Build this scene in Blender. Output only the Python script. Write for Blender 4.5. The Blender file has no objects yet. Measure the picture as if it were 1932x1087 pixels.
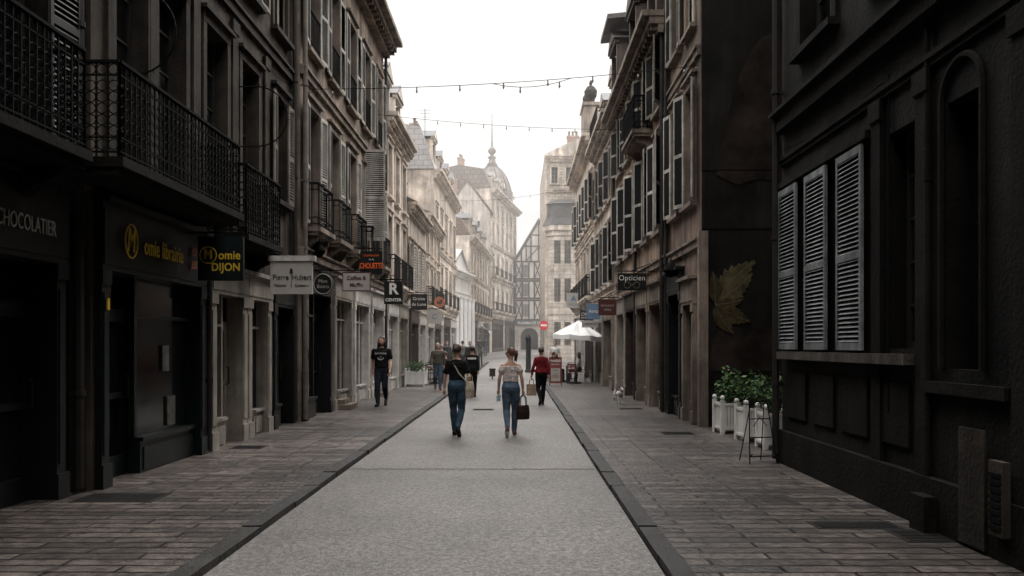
import bpy, math, random
from mathutils import Vector, Matrix, noise
random.seed(7)
R=random.Random(11)
sc=bpy.context.scene
COL=sc.collection
TS=bpy.data.scenes.new('scratch')
F=1500.0; VX=976.0; HY=652.0; CH=1.65
def gz(y): return 0.0 if y<35 else min((y-35)*0.018,1.35)
def W(px,py,Y): return ((px-VX)*Y/F, CH+(HY-py)*Y/F)
def evalmesh(o):
    vl=TS.view_layers[0]; vl.update(); dg=vl.depsgraph; dg.update(); return bpy.data.meshes.new_from_object(o.evaluated_get(dg))

# ---------------------------------------------------------------- materials
M={}
def mk(name,col,rough=.8,ns=2.0,amt=.3,bump=.1,streak=0,brick=None,metal=0,spec=.3,fine=0,fscale=60,floor=False,bscale=25,coord='w',spots=0,sscale=60,patch=0):
    m=bpy.data.materials.new(name); m.use_nodes=True; nt=m.node_tree; N=nt.nodes; K=nt.links
    b=N['Principled BSDF']; b.inputs['Roughness'].default_value=rough; b.inputs['Metallic'].default_value=metal
    b.inputs['Specular IOR Level'].default_value=spec
    if coord=='w':
        g=N.new('ShaderNodeNewGeometry'); pos=g.outputs['Position']
    else:
        g=N.new('ShaderNodeTexCoord'); pos=g.outputs['Object']
    def nz(scale,det=5,vec=None,ro=.6):
        n=N.new('ShaderNodeTexNoise'); n.inputs['Scale'].default_value=scale; n.inputs['Detail'].default_value=det
        n.inputs['Roughness'].default_value=ro; K.new(vec or pos,n.inputs['Vector']); return n.outputs['Fac']
    def mr(x,a,b2,c,d):
        n=N.new('ShaderNodeMapRange'); K.new(x,n.inputs[0])
        for i,v in enumerate((a,b2,c,d)): n.inputs[i+1].default_value=v
        return n.outputs[0]
    def mul(a,c):
        n=N.new('ShaderNodeMath'); n.operation='MULTIPLY'; K.new(a,n.inputs[0]); K.new(c,n.inputs[1]); return n.outputs[0]
    f=mr(nz(ns),.3,.7,1-amt,1+amt)
    if streak:
        mp=N.new('ShaderNodeMapping'); mp.inputs['Scale'].default_value=(3,3,.22); K.new(pos,mp.inputs['Vector'])
        f=mul(f,mr(nz(1.0,6,mp.outputs[0],.7),.35,.68,1-streak,1+streak*.35))
        f=mul(f,mr(nz(.5,8,None,.75),.36,.6,1-streak*.6,1+streak*.2))
    if fine:
        f=mul(f,mr(nz(fscale,2,None,.6),.35,.65,1-fine,1+fine))
    if patch:
        f=mul(f,mr(nz(.22,3,None,.5),.4,.6,1-patch,1+patch*.5))
    if spots:
        vo=N.new('ShaderNodeTexVoronoi'); vo.inputs['Scale'].default_value=sscale; K.new(pos,vo.inputs['Vector'])
        sx=N.new('ShaderNodeSeparateXYZ'); K.new(vo.outputs['Color'],sx.inputs[0]); f=mul(f,mr(sx.outputs[0],0,1,1-spots,1+spots))
    vs=N.new('ShaderNodeVectorMath'); vs.operation='SCALE'; K.new(f,vs.inputs['Scale'])
    hgt=nz(bscale,4)
    if brick:
        bw,bh,c2,mo=brick[:4]; ms=brick[4] if len(brick)>4 else .008
        sp=N.new('ShaderNodeSeparateXYZ'); K.new(pos,sp.inputs[0]); cb=N.new('ShaderNodeCombineXYZ')
        if floor:
            wb=mr(nz(.8,2),0,1,-.06,.06); ad=N.new('ShaderNodeMath'); ad.operation='ADD'; K.new(sp.outputs[1],ad.inputs[0]); K.new(wb,ad.inputs[1])
            K.new(sp.outputs[0],cb.inputs[0]); K.new(ad.outputs[0],cb.inputs[1])
        else:
            ad=N.new('ShaderNodeMath'); ad.operation='ADD'; K.new(sp.outputs[0],ad.inputs[0]); K.new(sp.outputs[1],ad.inputs[1])
            K.new(ad.outputs[0],cb.inputs[0]); K.new(sp.outputs[2],cb.inputs[1])
        br=N.new('ShaderNodeTexBrick'); K.new(cb.outputs[0],br.inputs['Vector'])
        br.inputs['Scale'].default_value=1; br.inputs['Brick Width'].default_value=bw; br.inputs['Row Height'].default_value=bh
        br.inputs['Mortar Size'].default_value=ms; br.inputs['Mortar Smooth'].default_value=.3; br.inputs['Bias'].default_value=0
        br.inputs['Color1'].default_value=(*col,1); br.inputs['Color2'].default_value=(*c2,1); br.inputs['Mortar'].default_value=(*mo,1)
        K.new(br.outputs['Color'],vs.inputs[0])
        sb=N.new('ShaderNodeMath'); sb.operation='MULTIPLY_ADD'; K.new(br.outputs['Fac'],sb.inputs[0]); sb.inputs[1].default_value=-1.2; K.new(hgt,sb.inputs[2]); hgt=sb.outputs[0]
    else:
        vs.inputs[0].default_value=col
    K.new(vs.outputs[0],b.inputs['Base Color'])
    if bump:
        bp=N.new('ShaderNodeBump'); bp.inputs['Strength'].default_value=bump; bp.inputs['Distance'].default_value=.02; K.new(hgt,bp.inputs['Height']); K.new(bp.outputs[0],b.inputs['Normal'])
    rr=N.new('ShaderNodeMapRange'); K.new(hgt,rr.inputs[0]); rr.inputs[3].default_value=max(.05,rough-.12); rr.inputs[4].default_value=min(1,rough+.12); K.new(rr.outputs[0],b.inputs['Roughness'])
    M[name]=m; return m
mk('asphalt',(.15,.138,.128),.46,1.2,.14,.45,fine=.3,fscale=18,bscale=70,spec=.5,spots=.5,sscale=58,patch=.22)
mk('slabs',(.12,.1,.088),.42,.6,.35,.6,brick=(.95,.17,(.036,.03,.027),(.008,.007,.0065),.016),floor=True,fine=.45,fscale=9,spec=.5,patch=.3)
mk('kerbstone',(.028,.026,.024),.6,3,.35,.5,fine=.3,fscale=25)
mk('earth',(.12,.11,.1),.9)
mk('joint',(.04,.036,.034),.9)
mk('castiron',(.018,.017,.016),.55,5,.3,.4,metal=.3)
mk('plaster_shade_black',(.014,.012,.011),.8,1.2,.45,.3,streak=.5,spec=.15)  # near-facade plaster: the dark of the frame's sides is put into the colour
mk('plaster_shade_dark',(.075,.06,.048),.85,1.2,.45,.35,streak=.65,spec=.15)  # street shade painted into the base colour of the near walls
mk('plaster_R1_shade',(.014,.012,.0105),.85,1.1,.6,.5,streak=.7,spec=.15)  # near right wall, shade included in its colour
mk('stone_dark',(.042,.035,.029),.85,2.5,.45,.5,streak=.4,spec=.15)  # as trim on near houses, its darkness includes painted shade
mk('stone_shade_black',(.014,.012,.0105),.9,2.5,.45,.5,streak=.4,spec=.1)  # near trim with shade painted into the colour
mk('plaster_tan',(.29,.225,.175),.88,1.0,.4,.35,streak=.75)
mk('plaster_ochre',(.3,.215,.155),.88,.9,.4,.35,streak=.7)
mk('plaster_rose',(.22,.158,.12),.88,.9,.4,.35,streak=.7)
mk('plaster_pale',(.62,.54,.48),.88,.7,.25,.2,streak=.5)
mk('plaster_cream',(.5,.415,.345),.88,.7,.3,.2,streak=.55)
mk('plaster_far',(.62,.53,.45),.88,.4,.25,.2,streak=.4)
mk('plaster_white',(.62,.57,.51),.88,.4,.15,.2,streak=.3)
mk('stone_pale',(.6,.51,.43),.85,1.0,.3,.3,streak=.5)
mk('stone_trim',(.45,.375,.31),.85,1.5,.35,.3,streak=.6)
mk('stone_block',(.6,.53,.46),.85,1,.2,.4,brick=(.9,.33,(.47,.4,.34),(.26,.22,.19),.02),streak=.3)
mk('stone_rubble',(.56,.48,.4),.85,1,.25,.4,brick=(.5,.22,(.36,.29,.23),(.24,.2,.16),.03),streak=.25)
mk('stone_tan',(.22,.175,.14),.85,1.5,.35,.4,streak=.6)
mk('stone_sill',(.09,.075,.062),.85,3,.4,.5,streak=.6)
mk('brick_red',(.32,.18,.13),.85,1,.25,.4,brick=(.3,.09,(.25,.14,.1),(.3,.24,.2),.012))
mk('slate',(.08,.074,.073),.55,1,.35,.4,brick=(.3,.18,(.055,.05,.05),(.025,.025,.025),.012),spec=.4)
mk('slate_pale',(.34,.325,.32),.5,1,.2,.3,brick=(.5,.3,(.27,.26,.255),(.16,.15,.15),.02),spec=.5)
mk('tile_brown',(.19,.13,.1),.75,1,.3,.5,brick=(.22,.16,(.13,.09,.07),(.06,.045,.035),.012))
mk('dome_tile',(.17,.13,.112),.7,1,.25,.4,brick=(.5,.5,(.12,.092,.08),(.06,.045,.04),.05))
mk('zinc',(.25,.25,.255),.45,1.5,.2,.1,metal=.4,streak=.3)
mk('iron',(.007,.007,.007),.85,8,.3,.1,spec=.08)
mk('pipe',(.022,.02,.018),.6,4,.3,.1,spec=.2)
mk('pipe_tan',(.12,.1,.085),.55,4,.3,.1)
mk('wood_black',(.008,.0085,.009),.45,3,.3,.1,streak=.3)
mk('wood_green',(.006,.0105,.0105),.42,3,.3,.1,streak=.3)
mk('wood_grey',(.31,.28,.24),.5,3,.25,.1,streak=.45)
mk('wood_brown',(.045,.03,.022),.6,4,.35,.2,streak=.4)
mk('wood_frame',(.12,.108,.095),.55,4,.25,.1)
mk('frame_dark',(.03,.027,.024),.55,4,.25,.1)
mk('wood_white',(.55,.52,.48),.5,4,.2,.1,streak=.3)
mk('shut_dark',(.035,.035,.035),.6,5,.3,.1,streak=.3)
mk('shut_blue',(.235,.255,.255),.6,4,.35,.2,streak=.6)
mk('shut_tan',(.22,.19,.16),.65,4,.3,.1,streak=.4)
mk('shut_grey',(.39,.365,.325),.65,4,.3,.1,streak=.45)
mk('shut_olive',(.22,.205,.165),.65,4,.3,.1,streak=.4)
mk('shut_pale',(.48,.44,.39),.65,4,.2,.1,streak=.3)
mk('glass_shop',(.006,.0065,.007),.05,1.2,.7,.02,spec=.45,bscale=2)
mk('curtain',(.3,.28,.25),.9,6,.25,.1)
mk('poster_dark',(.06,.055,.05),.8,12,.6,.1)
mk('timber',(.045,.033,.028),.8,6,.3,.3)
mk('white_paint',(.72,.7,.67),.45,3,.1,.05,streak=.2)
mk('cloth_white',(.75,.73,.71),.8,2,.1,.1)
mk('board_black',(.012,.012,.012),.4,4,.2,.05)
mk('board_white',(.42,.39,.36),.6,4,.1,.05)
mk('board_red',(.2,.035,.03),.5,4,.15,.05)
mk('board_brown',(.08,.022,.02),.5,4,.15,.05)
mk('board_blue',(.12,.2,.3),.5,4,.1,.05)
mk('sign_red',(.55,.03,.03),.4,4,.05,.02)
mk('yellow',(.55,.36,.03),.5,6,.08,.02)
mk('orange',(.75,.13,.03),.5,6,.08,.02)
mk('orange_dull',(.4,.13,.07),.6,6,.1,.02)
mk('ink_white',(.7,.68,.65),.5,6,.05,.02)
mk('ink_grey',(.34,.33,.31),.5,6,.05,.02)
mk('ink_black',(.02,.02,.02),.5,6,.05,.02)
mk('bulb',(.25,.23,.2),.2,6,.1,.02,spec=.8)
mk('mural',(.0145,.0125,.0105),.75,.9,.8,.4,streak=.6,spec=.15)
mk('mural_rock',(.021,.015,.0125),.8,1.6,.8,.3,spec=.1)
mk('mural_leaf',(.058,.044,.02),.75,7,.6,.1,spec=.12,streak=.4)
mk('mural_leaf_light',(.09,.074,.038),.75,5,.6,.1,spec=.12,streak=.4)
mk('mural_vein',(.12,.1,.065),.7,8,.4,.1)
mk('skin',(.45,.27,.195),.55,8,.1,.05,coord='o')
mk('hair_dark',(.018,.012,.009),.5,40,.5,.4,coord='o')
mk('hair_red',(.10,.045,.032),.5,40,.5,.4,coord='o')
mk('hair_brown',(.045,.028,.02),.5,40,.5,.4,coord='o')
mk('hair_grey',(.3,.28,.26),.5,40,.4,.4,coord='o')
def cloth(n,c,**k):
    a=dict(rough=.9,ns=7,amt=.35,bump=.8,bscale=12,coord='o',spec=.12); a.update(k); mk(n,c,**a)
cloth('c_black',(.009,.0085,.009)); cloth('c_jeans',(.036,.06,.088),amt=.5); cloth('c_jeans_light',(.075,.105,.145),amt=.5)
cloth('c_floral',(.52,.44,.41),ns=30,amt=.6); cloth('c_red',(.14,.013,.017)); cloth('c_olive',(.065,.058,.045)); cloth('c_white',(.6,.58,.56))
cloth('c_navy',(.02,.025,.04)); cloth('c_grey',(.12,.115,.11)); cloth('c_dark_jeans',(.014,.018,.025))
cloth('c_canvas',(.42,.35,.28)); cloth('c_leather',(.025,.014,.01),rough=.45); cloth('c_paper',(.3,.22,.155)); cloth('c_mask',(.3,.42,.48))
cloth('shoe_black',(.012,.012,.012),rough=.5); cloth('shoe_brown',(.12,.055,.04),rough=.6); cloth('shoe_white',(.5,.48,.45),rough=.6)
mk('eye',(.02,.015,.012),.2); mk('lip',(.3,.11,.1),.5)
mk('leaf_a',(.05,.11,.03),.6,9,.4,.1); mk('leaf_b',(.02,.05,.017),.6,9,.4,.1); mk('leaf_c',(.09,.15,.045),.6,9,.4,.1); mk('flower',(.5,.06,.05),.6)
mk('fur_white',(.5,.47,.43),.9,20,.3,.4,coord='o'); mk('fur_brown',(.06,.045,.035),.9,20,.3,.4,coord='o')
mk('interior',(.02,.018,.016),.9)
mk('glass',(.012,.013,.014),.05,.8,.5,.02,spec=.7,bscale=3)
m=M['glass']; nt=m.node_tree; pb=nt.nodes['Principled BSDF']; outn=nt.nodes['Material Output']; tr=nt.nodes.new('ShaderNodeBsdfTransparent'); tr.inputs[0].default_value=(.85,.88,.87,1); ms_=nt.nodes.new('ShaderNodeMixShader'); ms_.inputs[0].default_value=.5
nt.links.new(tr.outputs[0],ms_.inputs[1]); nt.links.new(pb.outputs[0],ms_.inputs[2]); nt.links.new(ms_.outputs[0],outn.inputs['Surface'])

# ---------------------------------------------------------------- mesh builder
class MB:
    def __init__(s): s.v=[];s.f=[];s.m=[];s.mats=[]
    def mi(s,mat):
        if mat not in s.mats: s.mats.append(mat)
        return s.mats.index(mat)
    def poly(s,pts,mat):
        b=len(s.v); s.v+= [tuple(p) for p in pts]; s.f.append(tuple(range(b,b+len(pts)))); s.m.append(s.mi(mat))
    def box(s,x0,x1,y0,y1,z0,z1,mat):
        if x0>x1:x0,x1=x1,x0
        if y0>y1:y0,y1=y1,y0
        if z0>z1:z0,z1=z1,z0
        b=len(s.v); s.v+=[(x0,y0,z0),(x1,y0,z0),(x1,y1,z0),(x0,y1,z0),(x0,y0,z1),(x1,y0,z1),(x1,y1,z1),(x0,y1,z1)]
        i=s.mi(mat)
        for f in ((0,3,2,1),(4,5,6,7),(0,1,5,4),(1,2,6,5),(2,3,7,6),(3,0,4,7)):
            s.f.append(tuple(b+k for k in f)); s.m.append(i)
    def extr(s,pts,d,mat):
        b=len(s.v); n=len(pts); d=Vector(d); s.v+=[tuple(p) for p in pts]+[tuple(Vector(p)+d) for p in pts]; i=s.mi(mat)
        s.f.append(tuple(b+k for k in range(n))); s.m.append(i); s.f.append(tuple(b+n+k for k in reversed(range(n)))); s.m.append(i)
        for k in range(n):
            k2=(k+1)%n; s.f.append((b+k2,b+k,b+n+k,b+n+k2)); s.m.append(i)
    def tube(s,pts,rad,mat,n=6,flat=None,closed=False):
        pts=[Vector(p) for p in pts]; 
        if not hasattr(rad,'__len__'): rad=[rad]*len(pts)
        b=len(s.v); i=s.mi(mat); prev=None; L=len(pts)
        for k,p in enumerate(pts):
            if closed: t=(pts[(k+1)%L]-pts[k-1])
            else: t=(pts[min(k+1,L-1)]-pts[max(k-1,0)])
            if t.length<1e-9: t=Vector((0,0,1))
            t.normalize()
            if prev is None:
                a=Vector((1,0,0)) if abs(t.x)<.9 else Vector((0,1,0))
                u=(a-t*a.dot(t)).normalized()
            else:
                u=prev-t*prev.dot(t)
                u=u.normalized() if u.length>1e-6 else Vector((1,0,0))
            prev=u; w=t.cross(u)
            r=rad[k]; rx,ry=(r if isinstance(r,tuple) else (r,r))
            for j in range(n):
                a=2*math.pi*j/n; s.v.append(tuple(p+u*math.cos(a)*rx+w*math.sin(a)*ry))
        for k in range(L if closed else L-1):
            for j in range(n):
                j2=(j+1)%n; k2=(k+1)%L
                s.f.append((b+k*n+j,b+k*n+j2,b+k2*n+j2,b+k2*n+j)); s.m.append(i)
        if not closed:
            s.f.append(tuple(b+j for j in reversed(range(n)))); s.m.append(i)
            s.f.append(tuple(b+(L-1)*n+j for j in range(n))); s.m.append(i)
    def rings(s,rs,mat,n=16):
        b=len(s.v); i=s.mi(mat)
        for (cx,cy,cz,rx,ry) in rs:
            for j in range(n):
                a=2*math.pi*j/n; s.v.append((cx+math.cos(a)*rx,cy+math.sin(a)*ry,cz))
        for k in range(len(rs)-1):
            for j in range(n):
                j2=(j+1)%n; s.f.append((b+k*n+j,b+k*n+j2,b+(k+1)*n+j2,b+(k+1)*n+j)); s.m.append(i)
        s.f.append(tuple(b+j for j in reversed(range(n)))); s.m.append(i)
        s.f.append(tuple(b+(len(rs)-1)*n+j for j in range(n))); s.m.append(i)
    def lathe(s,prof,c,mat,n=16,sq=0):
        s.rings([(c[0],c[1],c[2]+z,max(r,.001),max(r,.001)) for r,z in prof],mat,n)
    def ball(s,c,r,mat,n=10,m=7,mtx=None):
        rx,ry,rz=(r if isinstance(r,tuple) else (r,r,r)); b=len(s.v); i=s.mi(mat)
        vs=[Vector((0,0,-rz))]
        for k in range(1,m):
            ph=-math.pi/2+math.pi*k/m
            for j in range(n):
                a=2*math.pi*j/n; vs.append(Vector((rx*math.cos(ph)*math.cos(a),ry*math.cos(ph)*math.sin(a),rz*math.sin(ph))))
        vs.append(Vector((0,0,rz)))
        for q in vs: s.v.append((q[0]+c[0],q[1]+c[1],q[2]+c[2]))
        for j in range(n):
            s.f.append((b,b+1+(j+1)%n,b+1+j)); s.m.append(i)
            s.f.append((b+len(vs)-1,b+1+(m-2)*n+j,b+1+(m-2)*n+(j+1)%n)); s.m.append(i)
        for k in range(m-2):
            for j in range(n):
                j2=(j+1)%n; s.f.append((b+1+k*n+j,b+1+k*n+j2,b+1+(k+1)*n+j2,b+1+(k+1)*n+j)); s.m.append(i)
    def mesh(s,name,smooth=False):
        me=bpy.data.meshes.new(name); me.from_pydata(s.v,[],s.f)
        for mt in s.mats: me.materials.append(M[mt])
        me.polygons.foreach_set('material_index',s.m)
        if smooth: me.polygons.foreach_set('use_smooth',[True]*len(s.f))
        me.update(); return me
    def obj(s,name,parent=None,loc=(0,0,0),rz=0,smooth=False,mesh=None):
        me=mesh or s.mesh(name,smooth); return place(me,name,parent,loc,rz)
    def addmesh(s,me,mat):
        b=len(s.v); i=s.mi(mat); s.v+=[tuple(v.co) for v in me.vertices]
        for p in me.polygons: s.f.append(tuple(b+k for k in p.vertices)); s.m.append(i)
def place(me,name,parent=None,loc=(0,0,0),rz=0):
    o=bpy.data.objects.new(name,me); COL.objects.link(o); o.location=loc
    o.rotation_euler=(0,0,rz) if not hasattr(rz,'__len__') else rz
    if parent: o.parent=parent
    return o
def thing(name,label,cat,loc=(0,0,0),rz=0,group=None):
    o=bpy.data.objects.new(name,None); COL.objects.link(o); o.location=loc; o.rotation_euler=(0,0,rz); o.empty_display_size=.2
    tag(o,label,cat,group); return o
def tag(o,label,cat,group=None):
    o['label']=label; o['category']=cat
    if group: o['group']=group
def struct(o): o['kind']='structure'; return o
def text(parent,s,size,x,y,z,mat,sx=1,rz=0,bold=.0,name='lettering',shear=0,ry=0,sp=1):
    cu=bpy.data.curves.new('t','FONT'); cu.body=s; cu.size=size; cu.align_x='CENTER'; cu.align_y='CENTER'; cu.extrude=.003; cu.offset=bold; cu.shear=shear; cu.space_character=sp
    o=bpy.data.objects.new('t',cu); TS.collection.objects.link(o); me=evalmesh(o); bpy.data.objects.remove(o)
    me.transform(Matrix.Rotation(math.pi/2,4,'X')@Matrix.Diagonal((sx,1,1,1))@Matrix.Rotation(ry,4,'Z')); me.materials.clear(); me.materials.append(M[mat])
    for p in me.polygons: p.material_index=0
    return place(me,name,parent,(x,y,z),rz)

# ---------------------------------------------------------------- facade parts
CA={}
def cached(key,fn):
    if key not in CA: CA[key]=fn()
    return CA[key]
def win_mesh(w,h,fr,st,sur,nh,arch,sill,cur=0):
    def f():
        b=MB(); y=.17
        b.poly([(-w/2,y+.03,0),(w/2,y+.03,0),(w/2,y+.03,h),(-w/2,y+.03,h)],'glass')
        if cur==1:
            for sd in (-1,1):
                n=6
                for i in range(n):
                    a=sd*(w*.5-w*.22*i/n); c=sd*(w*.5-w*.22*(i+1)/n); b.poly([(a,.25+.02*(i%2),.02),(c,.25+.02*((i+1)%2),.02),(c,.25+.02*((i+1)%2),h-.02),(a,.25+.02*(i%2),h-.02)],'curtain')
        if cur==2:
            n=10
            for i in range(n):
                a=-w/2+w*i/n; c=a+w/n; b.poly([(a,.25+.015*(i%2),.02),(c,.25+.015*((i+1)%2),.02),(c,.25+.015*((i+1)%2),h*.62),(a,.25+.015*(i%2),h*.62)],'curtain')
        t=.055
        b.box(-w/2,-w/2+t,y,y+.06,0,h,fr); b.box(w/2-t,w/2,y,y+.06,0,h,fr); b.box(-w/2+t,w/2-t,y,y+.06,0,t*1.3,fr); b.box(-w/2+t,w/2-t,y,y+.06,h-t,h,fr)
        b.box(-.035,.035,y-.01,y+.055,t*1.3,h-t,fr)
        for i in range(1,nh):
            z=h*i/nh; b.box(-w/2+t,-.035,y+.008,y+.05,z-.015,z+.015,fr); b.box(.035,w/2-t,y+.008,y+.05,z-.015,z+.015,fr)
        if sur:
            s=.13
            b.box(-w/2-s,-w/2-.002,-.045,.02,-.02,h+.002,st); b.box(w/2+.002,w/2+s,-.045,.02,-.02,h+.002,st)
            b.box(-w/2-s-.003,w/2+s+.003,-.05,.02,h+.004,h+s+.03,st); b.box(-w/2-s-.06,w/2+s+.06,-.12,.02,h+s+.032,h+s+.09,st)
            if arch: b.box(-.09,.09,-.09,.0,h-.02,h+s+.06,st)
        if sill: b.box(-w/2-.16,w/2+.16,-.14,.16,-.11,-.024,st)
        return b.mesh('window')
    return cached(('win',w,h,fr,st,sur,nh,arch,sill,cur),f)
def shut_mesh(w,h,mat,pitch):
    def f():
        b=MB(); t=.05; d=.035
        b.box(0,t,-d,0,0,h,mat); b.box(w-t,w,-d,0,0,h,mat)
        for z in (0,h*.45,h-.08): b.box(t,w-t,-d,0,z,z+.08,mat)
        n=int((h-.1)/pitch)
        for i in range(n):
            z=.09+i*pitch
            if z>h-.1: break
            b.poly([(t,-d+.002,z),(w-t,-d+.002,z),(w-t,-.006,z+pitch*.62),(t,-.006,z+pitch*.62)],mat)
        b.poly([(t,-.001,.05),(w-t,-.001,.05),(w-t,-.001,h-.05),(t,-.001,h-.05)],'iron')
        return b.mesh('shutter')
    return cached(('sh',w,h,mat,pitch),f)
def window(par,u,z,w,h,fr='wood_frame',st='stone_trim',sur=True,nh=4,arch=False,sill=True,shut=None,pitch=.06,ang=None,cur=None):
    cur=R.choice((0,1,2,1,0)) if cur is None else cur
    o=place(win_mesh(w,h,fr,st,sur,nh,arch,sill,cur),'window',par,(u,0,z))
    if shut:
        sw=w/2; me=shut_mesh(sw,h,shut,pitch); off=.055; closed=R.random()<.14
        for sd in (1,-1):
            a=(R.uniform(.02,.2) if ang is None else ang*R.uniform(.4,1.3))
            if closed:
                if sd==1: place(me,'shutter',o,(.004,.06,0),0)
                else: place(me,'shutter',o,(-w/2+.0,.06,0),0)
                continue
            if sd==1: place(me,'shutter',o,(w/2+.02,-off,0),-a)
            else: place(me,'shutter',o,(-w/2-.02,-off-.03,0),math.pi+a)
    return o
def railing(b,x0,x1,y,z0,h,m='iron',fancy=True,axis='x',pitch=.11):
    def P(t,z): return (t,y,z) if axis=='x' else (y,t,z)
    def bar(t0,t1,za,zb,th):
        if axis=='x': b.box(t0,t1,y-th,y+th,za,zb,m)
        else: b.box(y-th,y+th,t0,t1,za,zb,m)
    bar(x0,x1,z0+h-.03,z0+h,.022); bar(x0,x1,z0+.05,z0+.07,.01); bar(x0,x1,z0+h-.16,z0+h-.145,.008); bar(x0,x1,z0+.2,z0+.215,.008)
    n=max(1,int((x1-x0)/pitch)); 
    for i in range(n+1):
        t=x0+(x1-x0)*i/n; bar(t-.008,t+.008,z0,z0+h-.03,.008)
        if i<n:
            c=t+(x1-x0)/n/2; r=(x1-x0)/n/2-.004
            zs=[z0+h-.095,z0+.135]
            if fancy: zs+= [z0+.215+r+.0+k*(2*r+.005) for k in range(int((h-.16-.215)/(2*r+.005)))]
            for zz in zs: b.tube([P(c+r*math.cos(a),zz+r*math.sin(a)) for a in [k*math.pi/4 for k in range(8)]],.007,m,n=3,closed=True)
def balcony(par,u0,u1,z,dep=.55,h=1.0,stone='stone_dark',fancy=True,pitch=.11,brk=True):
    b=MB(); b.box(u0-.05,u1+.05,-dep-.06,-.001,z-.14,z-.04,stone); b.box(u0-.02,u1+.02,-dep,-.002,z-.22,z-.14,stone)
    n=max(2,int((u1-u0)/1.1)+1)
    if brk:
      for i in range(n):
        c=u0+.15+(u1-u0-.3)*i/(n-1)
        b.extr([(c-.07,-.003,z-.22),(c-.07,-dep*.85,z-.22),(c-.07,-dep*.8,z-.32),(c-.07,-dep*.4,z-.42),(c-.07,-.003,z-.6)],(.14,0,0),stone)
    o=b.obj('balcony',par)
    r=MB(); railing(r,u0,u1,-dep,z-.04,h,fancy=fancy,pitch=pitch); railing(r,-dep,-.02,u0,z-.04,h,fancy=fancy,axis='y',pitch=pitch); railing(r,-dep,-.02,u1,z-.04,h,fancy=fancy,axis='y',pitch=pitch)
    r.obj('railing',o); return o
def shopfront(par,u0,u1,h,mat,door='l',fas=.5,glass='glass_shop',pil=.16,nb=2,riser=.45,fmat=None,proud=.08):
    b=MB(); fmat=fmat or mat
    for c in (u0,u1-pil):
        b.box(c,c+pil,-proud,.2,.0,h-fas,mat); b.box(c-.025,c+pil+.025,-proud-.03,-proud-.001,0,.32,mat); b.box(c-.02,c+pil+.02,-proud-.025,-proud-.001,h-fas-.16,h-fas-.002,mat)
        b.box(c+.03,c+pil-.03,-proud-.015,-proud-.001,.42,h-fas-.26,mat)
    b.box(u0-.02,u1+.02,-proud-.02,.2,h-fas,h,fmat); b.box(u0-.06,u1+.06,-proud-.12,.15,h+.001,h+.07,mat); b.box(u0+.0,u1-.0,-proud-.035,-proud-.021,h-fas+.06,h-.06,fmat)
    a0,a1=u0+pil,u1-pil; dw=min(.95,(a1-a0)*.45); top=h-fas
    if door=='l': d0,d1=a0,a0+dw
    elif door=='r': d0,d1=a1-dw,a1
    else: d0=d1=None
    g=[(a0,a1)]
    if d0 is not None: g=[(d1,a1)] if door=='l' else [(a0,d0)]
    for (x0,x1) in g:
        b.box(x0,x1,.02,.18,0,riser,mat); b.box(x0+.08,x1-.08,.005,.019,.08,riser-.08,mat); b.box(x0,x1,-.02,.16,riser+.001,riser+.05,mat)
        b.poly([(x0,.13,riser+.05),(x1,.13,riser+.05),(x1,.13,top),(x0,.13,top)],glass)
        k=max(1,nb)
        for i in range(k+1):
            c=x0+(x1-x0)*i/k; b.box(c-.03,c+.03,.08,.16,riser+.051,top,mat)
        b.box(x0+.03,x1-.03,.085,.155,top-.5,top-.455,mat)
    o=b.obj('shopfront',par)
    if d0 is not None:
        e=MB(); e.box(d0,d0+.09,.2,.26,0,top-.45,mat); e.box(d1-.09,d1,.2,.26,0,top-.45,mat); e.box(d0+.09,d1-.09,.2,.26,0,.3,mat); e.box(d0+.09,d1-.09,.2,.26,top-.56,top-.45,mat)
        e.box(d0+.09,d1-.09,.2,.25,1.0,1.07,mat); e.poly([(d0+.09,.235,.3),(d1-.09,.235,.3),(d1-.09,.235,top-.56),(d0+.09,.235,top-.56)],glass)
        e.poly([(d0,.225,top-.44),(d1,.225,top-.44),(d1,.225,top),(d0,.225,top)],glass); e.box(d0,d1,.2,.27,top-.449,top-.4,mat)
        dd=e.obj('door',o); hnd=MB(); hnd.tube([(d1-.06,.19,1.0),(d1-.06,.14,1.02),(d1-.06,.14,1.28),(d1-.06,.19,1.3)],.012,'pipe'); hnd.obj('handle',dd)
    return o
def roofmesh(L,dep,H,typ,rise,mat,ov=.35):
    b=MB()
    if typ=='gable':
        pr=[(-ov,H+.02),(dep/2,H+rise),(dep+ov,H+.02)]
    elif typ=='mansard':
        pr=[(-.05,H+.02),(.75,H+rise*.8),(dep/2,H+rise),(dep-.75,H+rise*.8),(dep+.05,H+.02)]
    elif typ=='cross':
        b.extr([(-ov,-.15,H-.1),(L/2,-.15,H+rise),(L+ov,-.15,H-.1),(L+ov,-.15,H-.26),(L/2,-.15,H+rise-.2),(-ov,-.15,H-.26)],(0,dep+.3,0),mat)
        return b.mesh('roof')
    else:
        b.box(-.02,L+.02,-.02,dep+.02,H+.01,H+.12,mat); return b.mesh('roof')
    b.extr([(-.06,y,z) for y,z in pr],(L+.12,0,0),mat)
    return b.mesh('roof')
def chimney(par,u,y,z,w=.9,d=.5,h=1.6,mat='brick_red',pots=3):
    b=MB(); b.box(u-w/2,u+w/2,y-d/2,y+d/2,z-.8,z+h,mat); b.box(u-w/2-.06,u+w/2+.06,y-d/2-.06,y+d/2+.06,z+h,z+h+.1,'stone_trim')
    for i in range(pots):
        x=u-w/2+w*(i+.5)/pots; b.lathe([(.1,0),(.085,.3),(.11,.32),(.1,.4)],(x,y,z+h+.1),'tile_brown',8)
    return b.obj('chimney',par)
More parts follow.
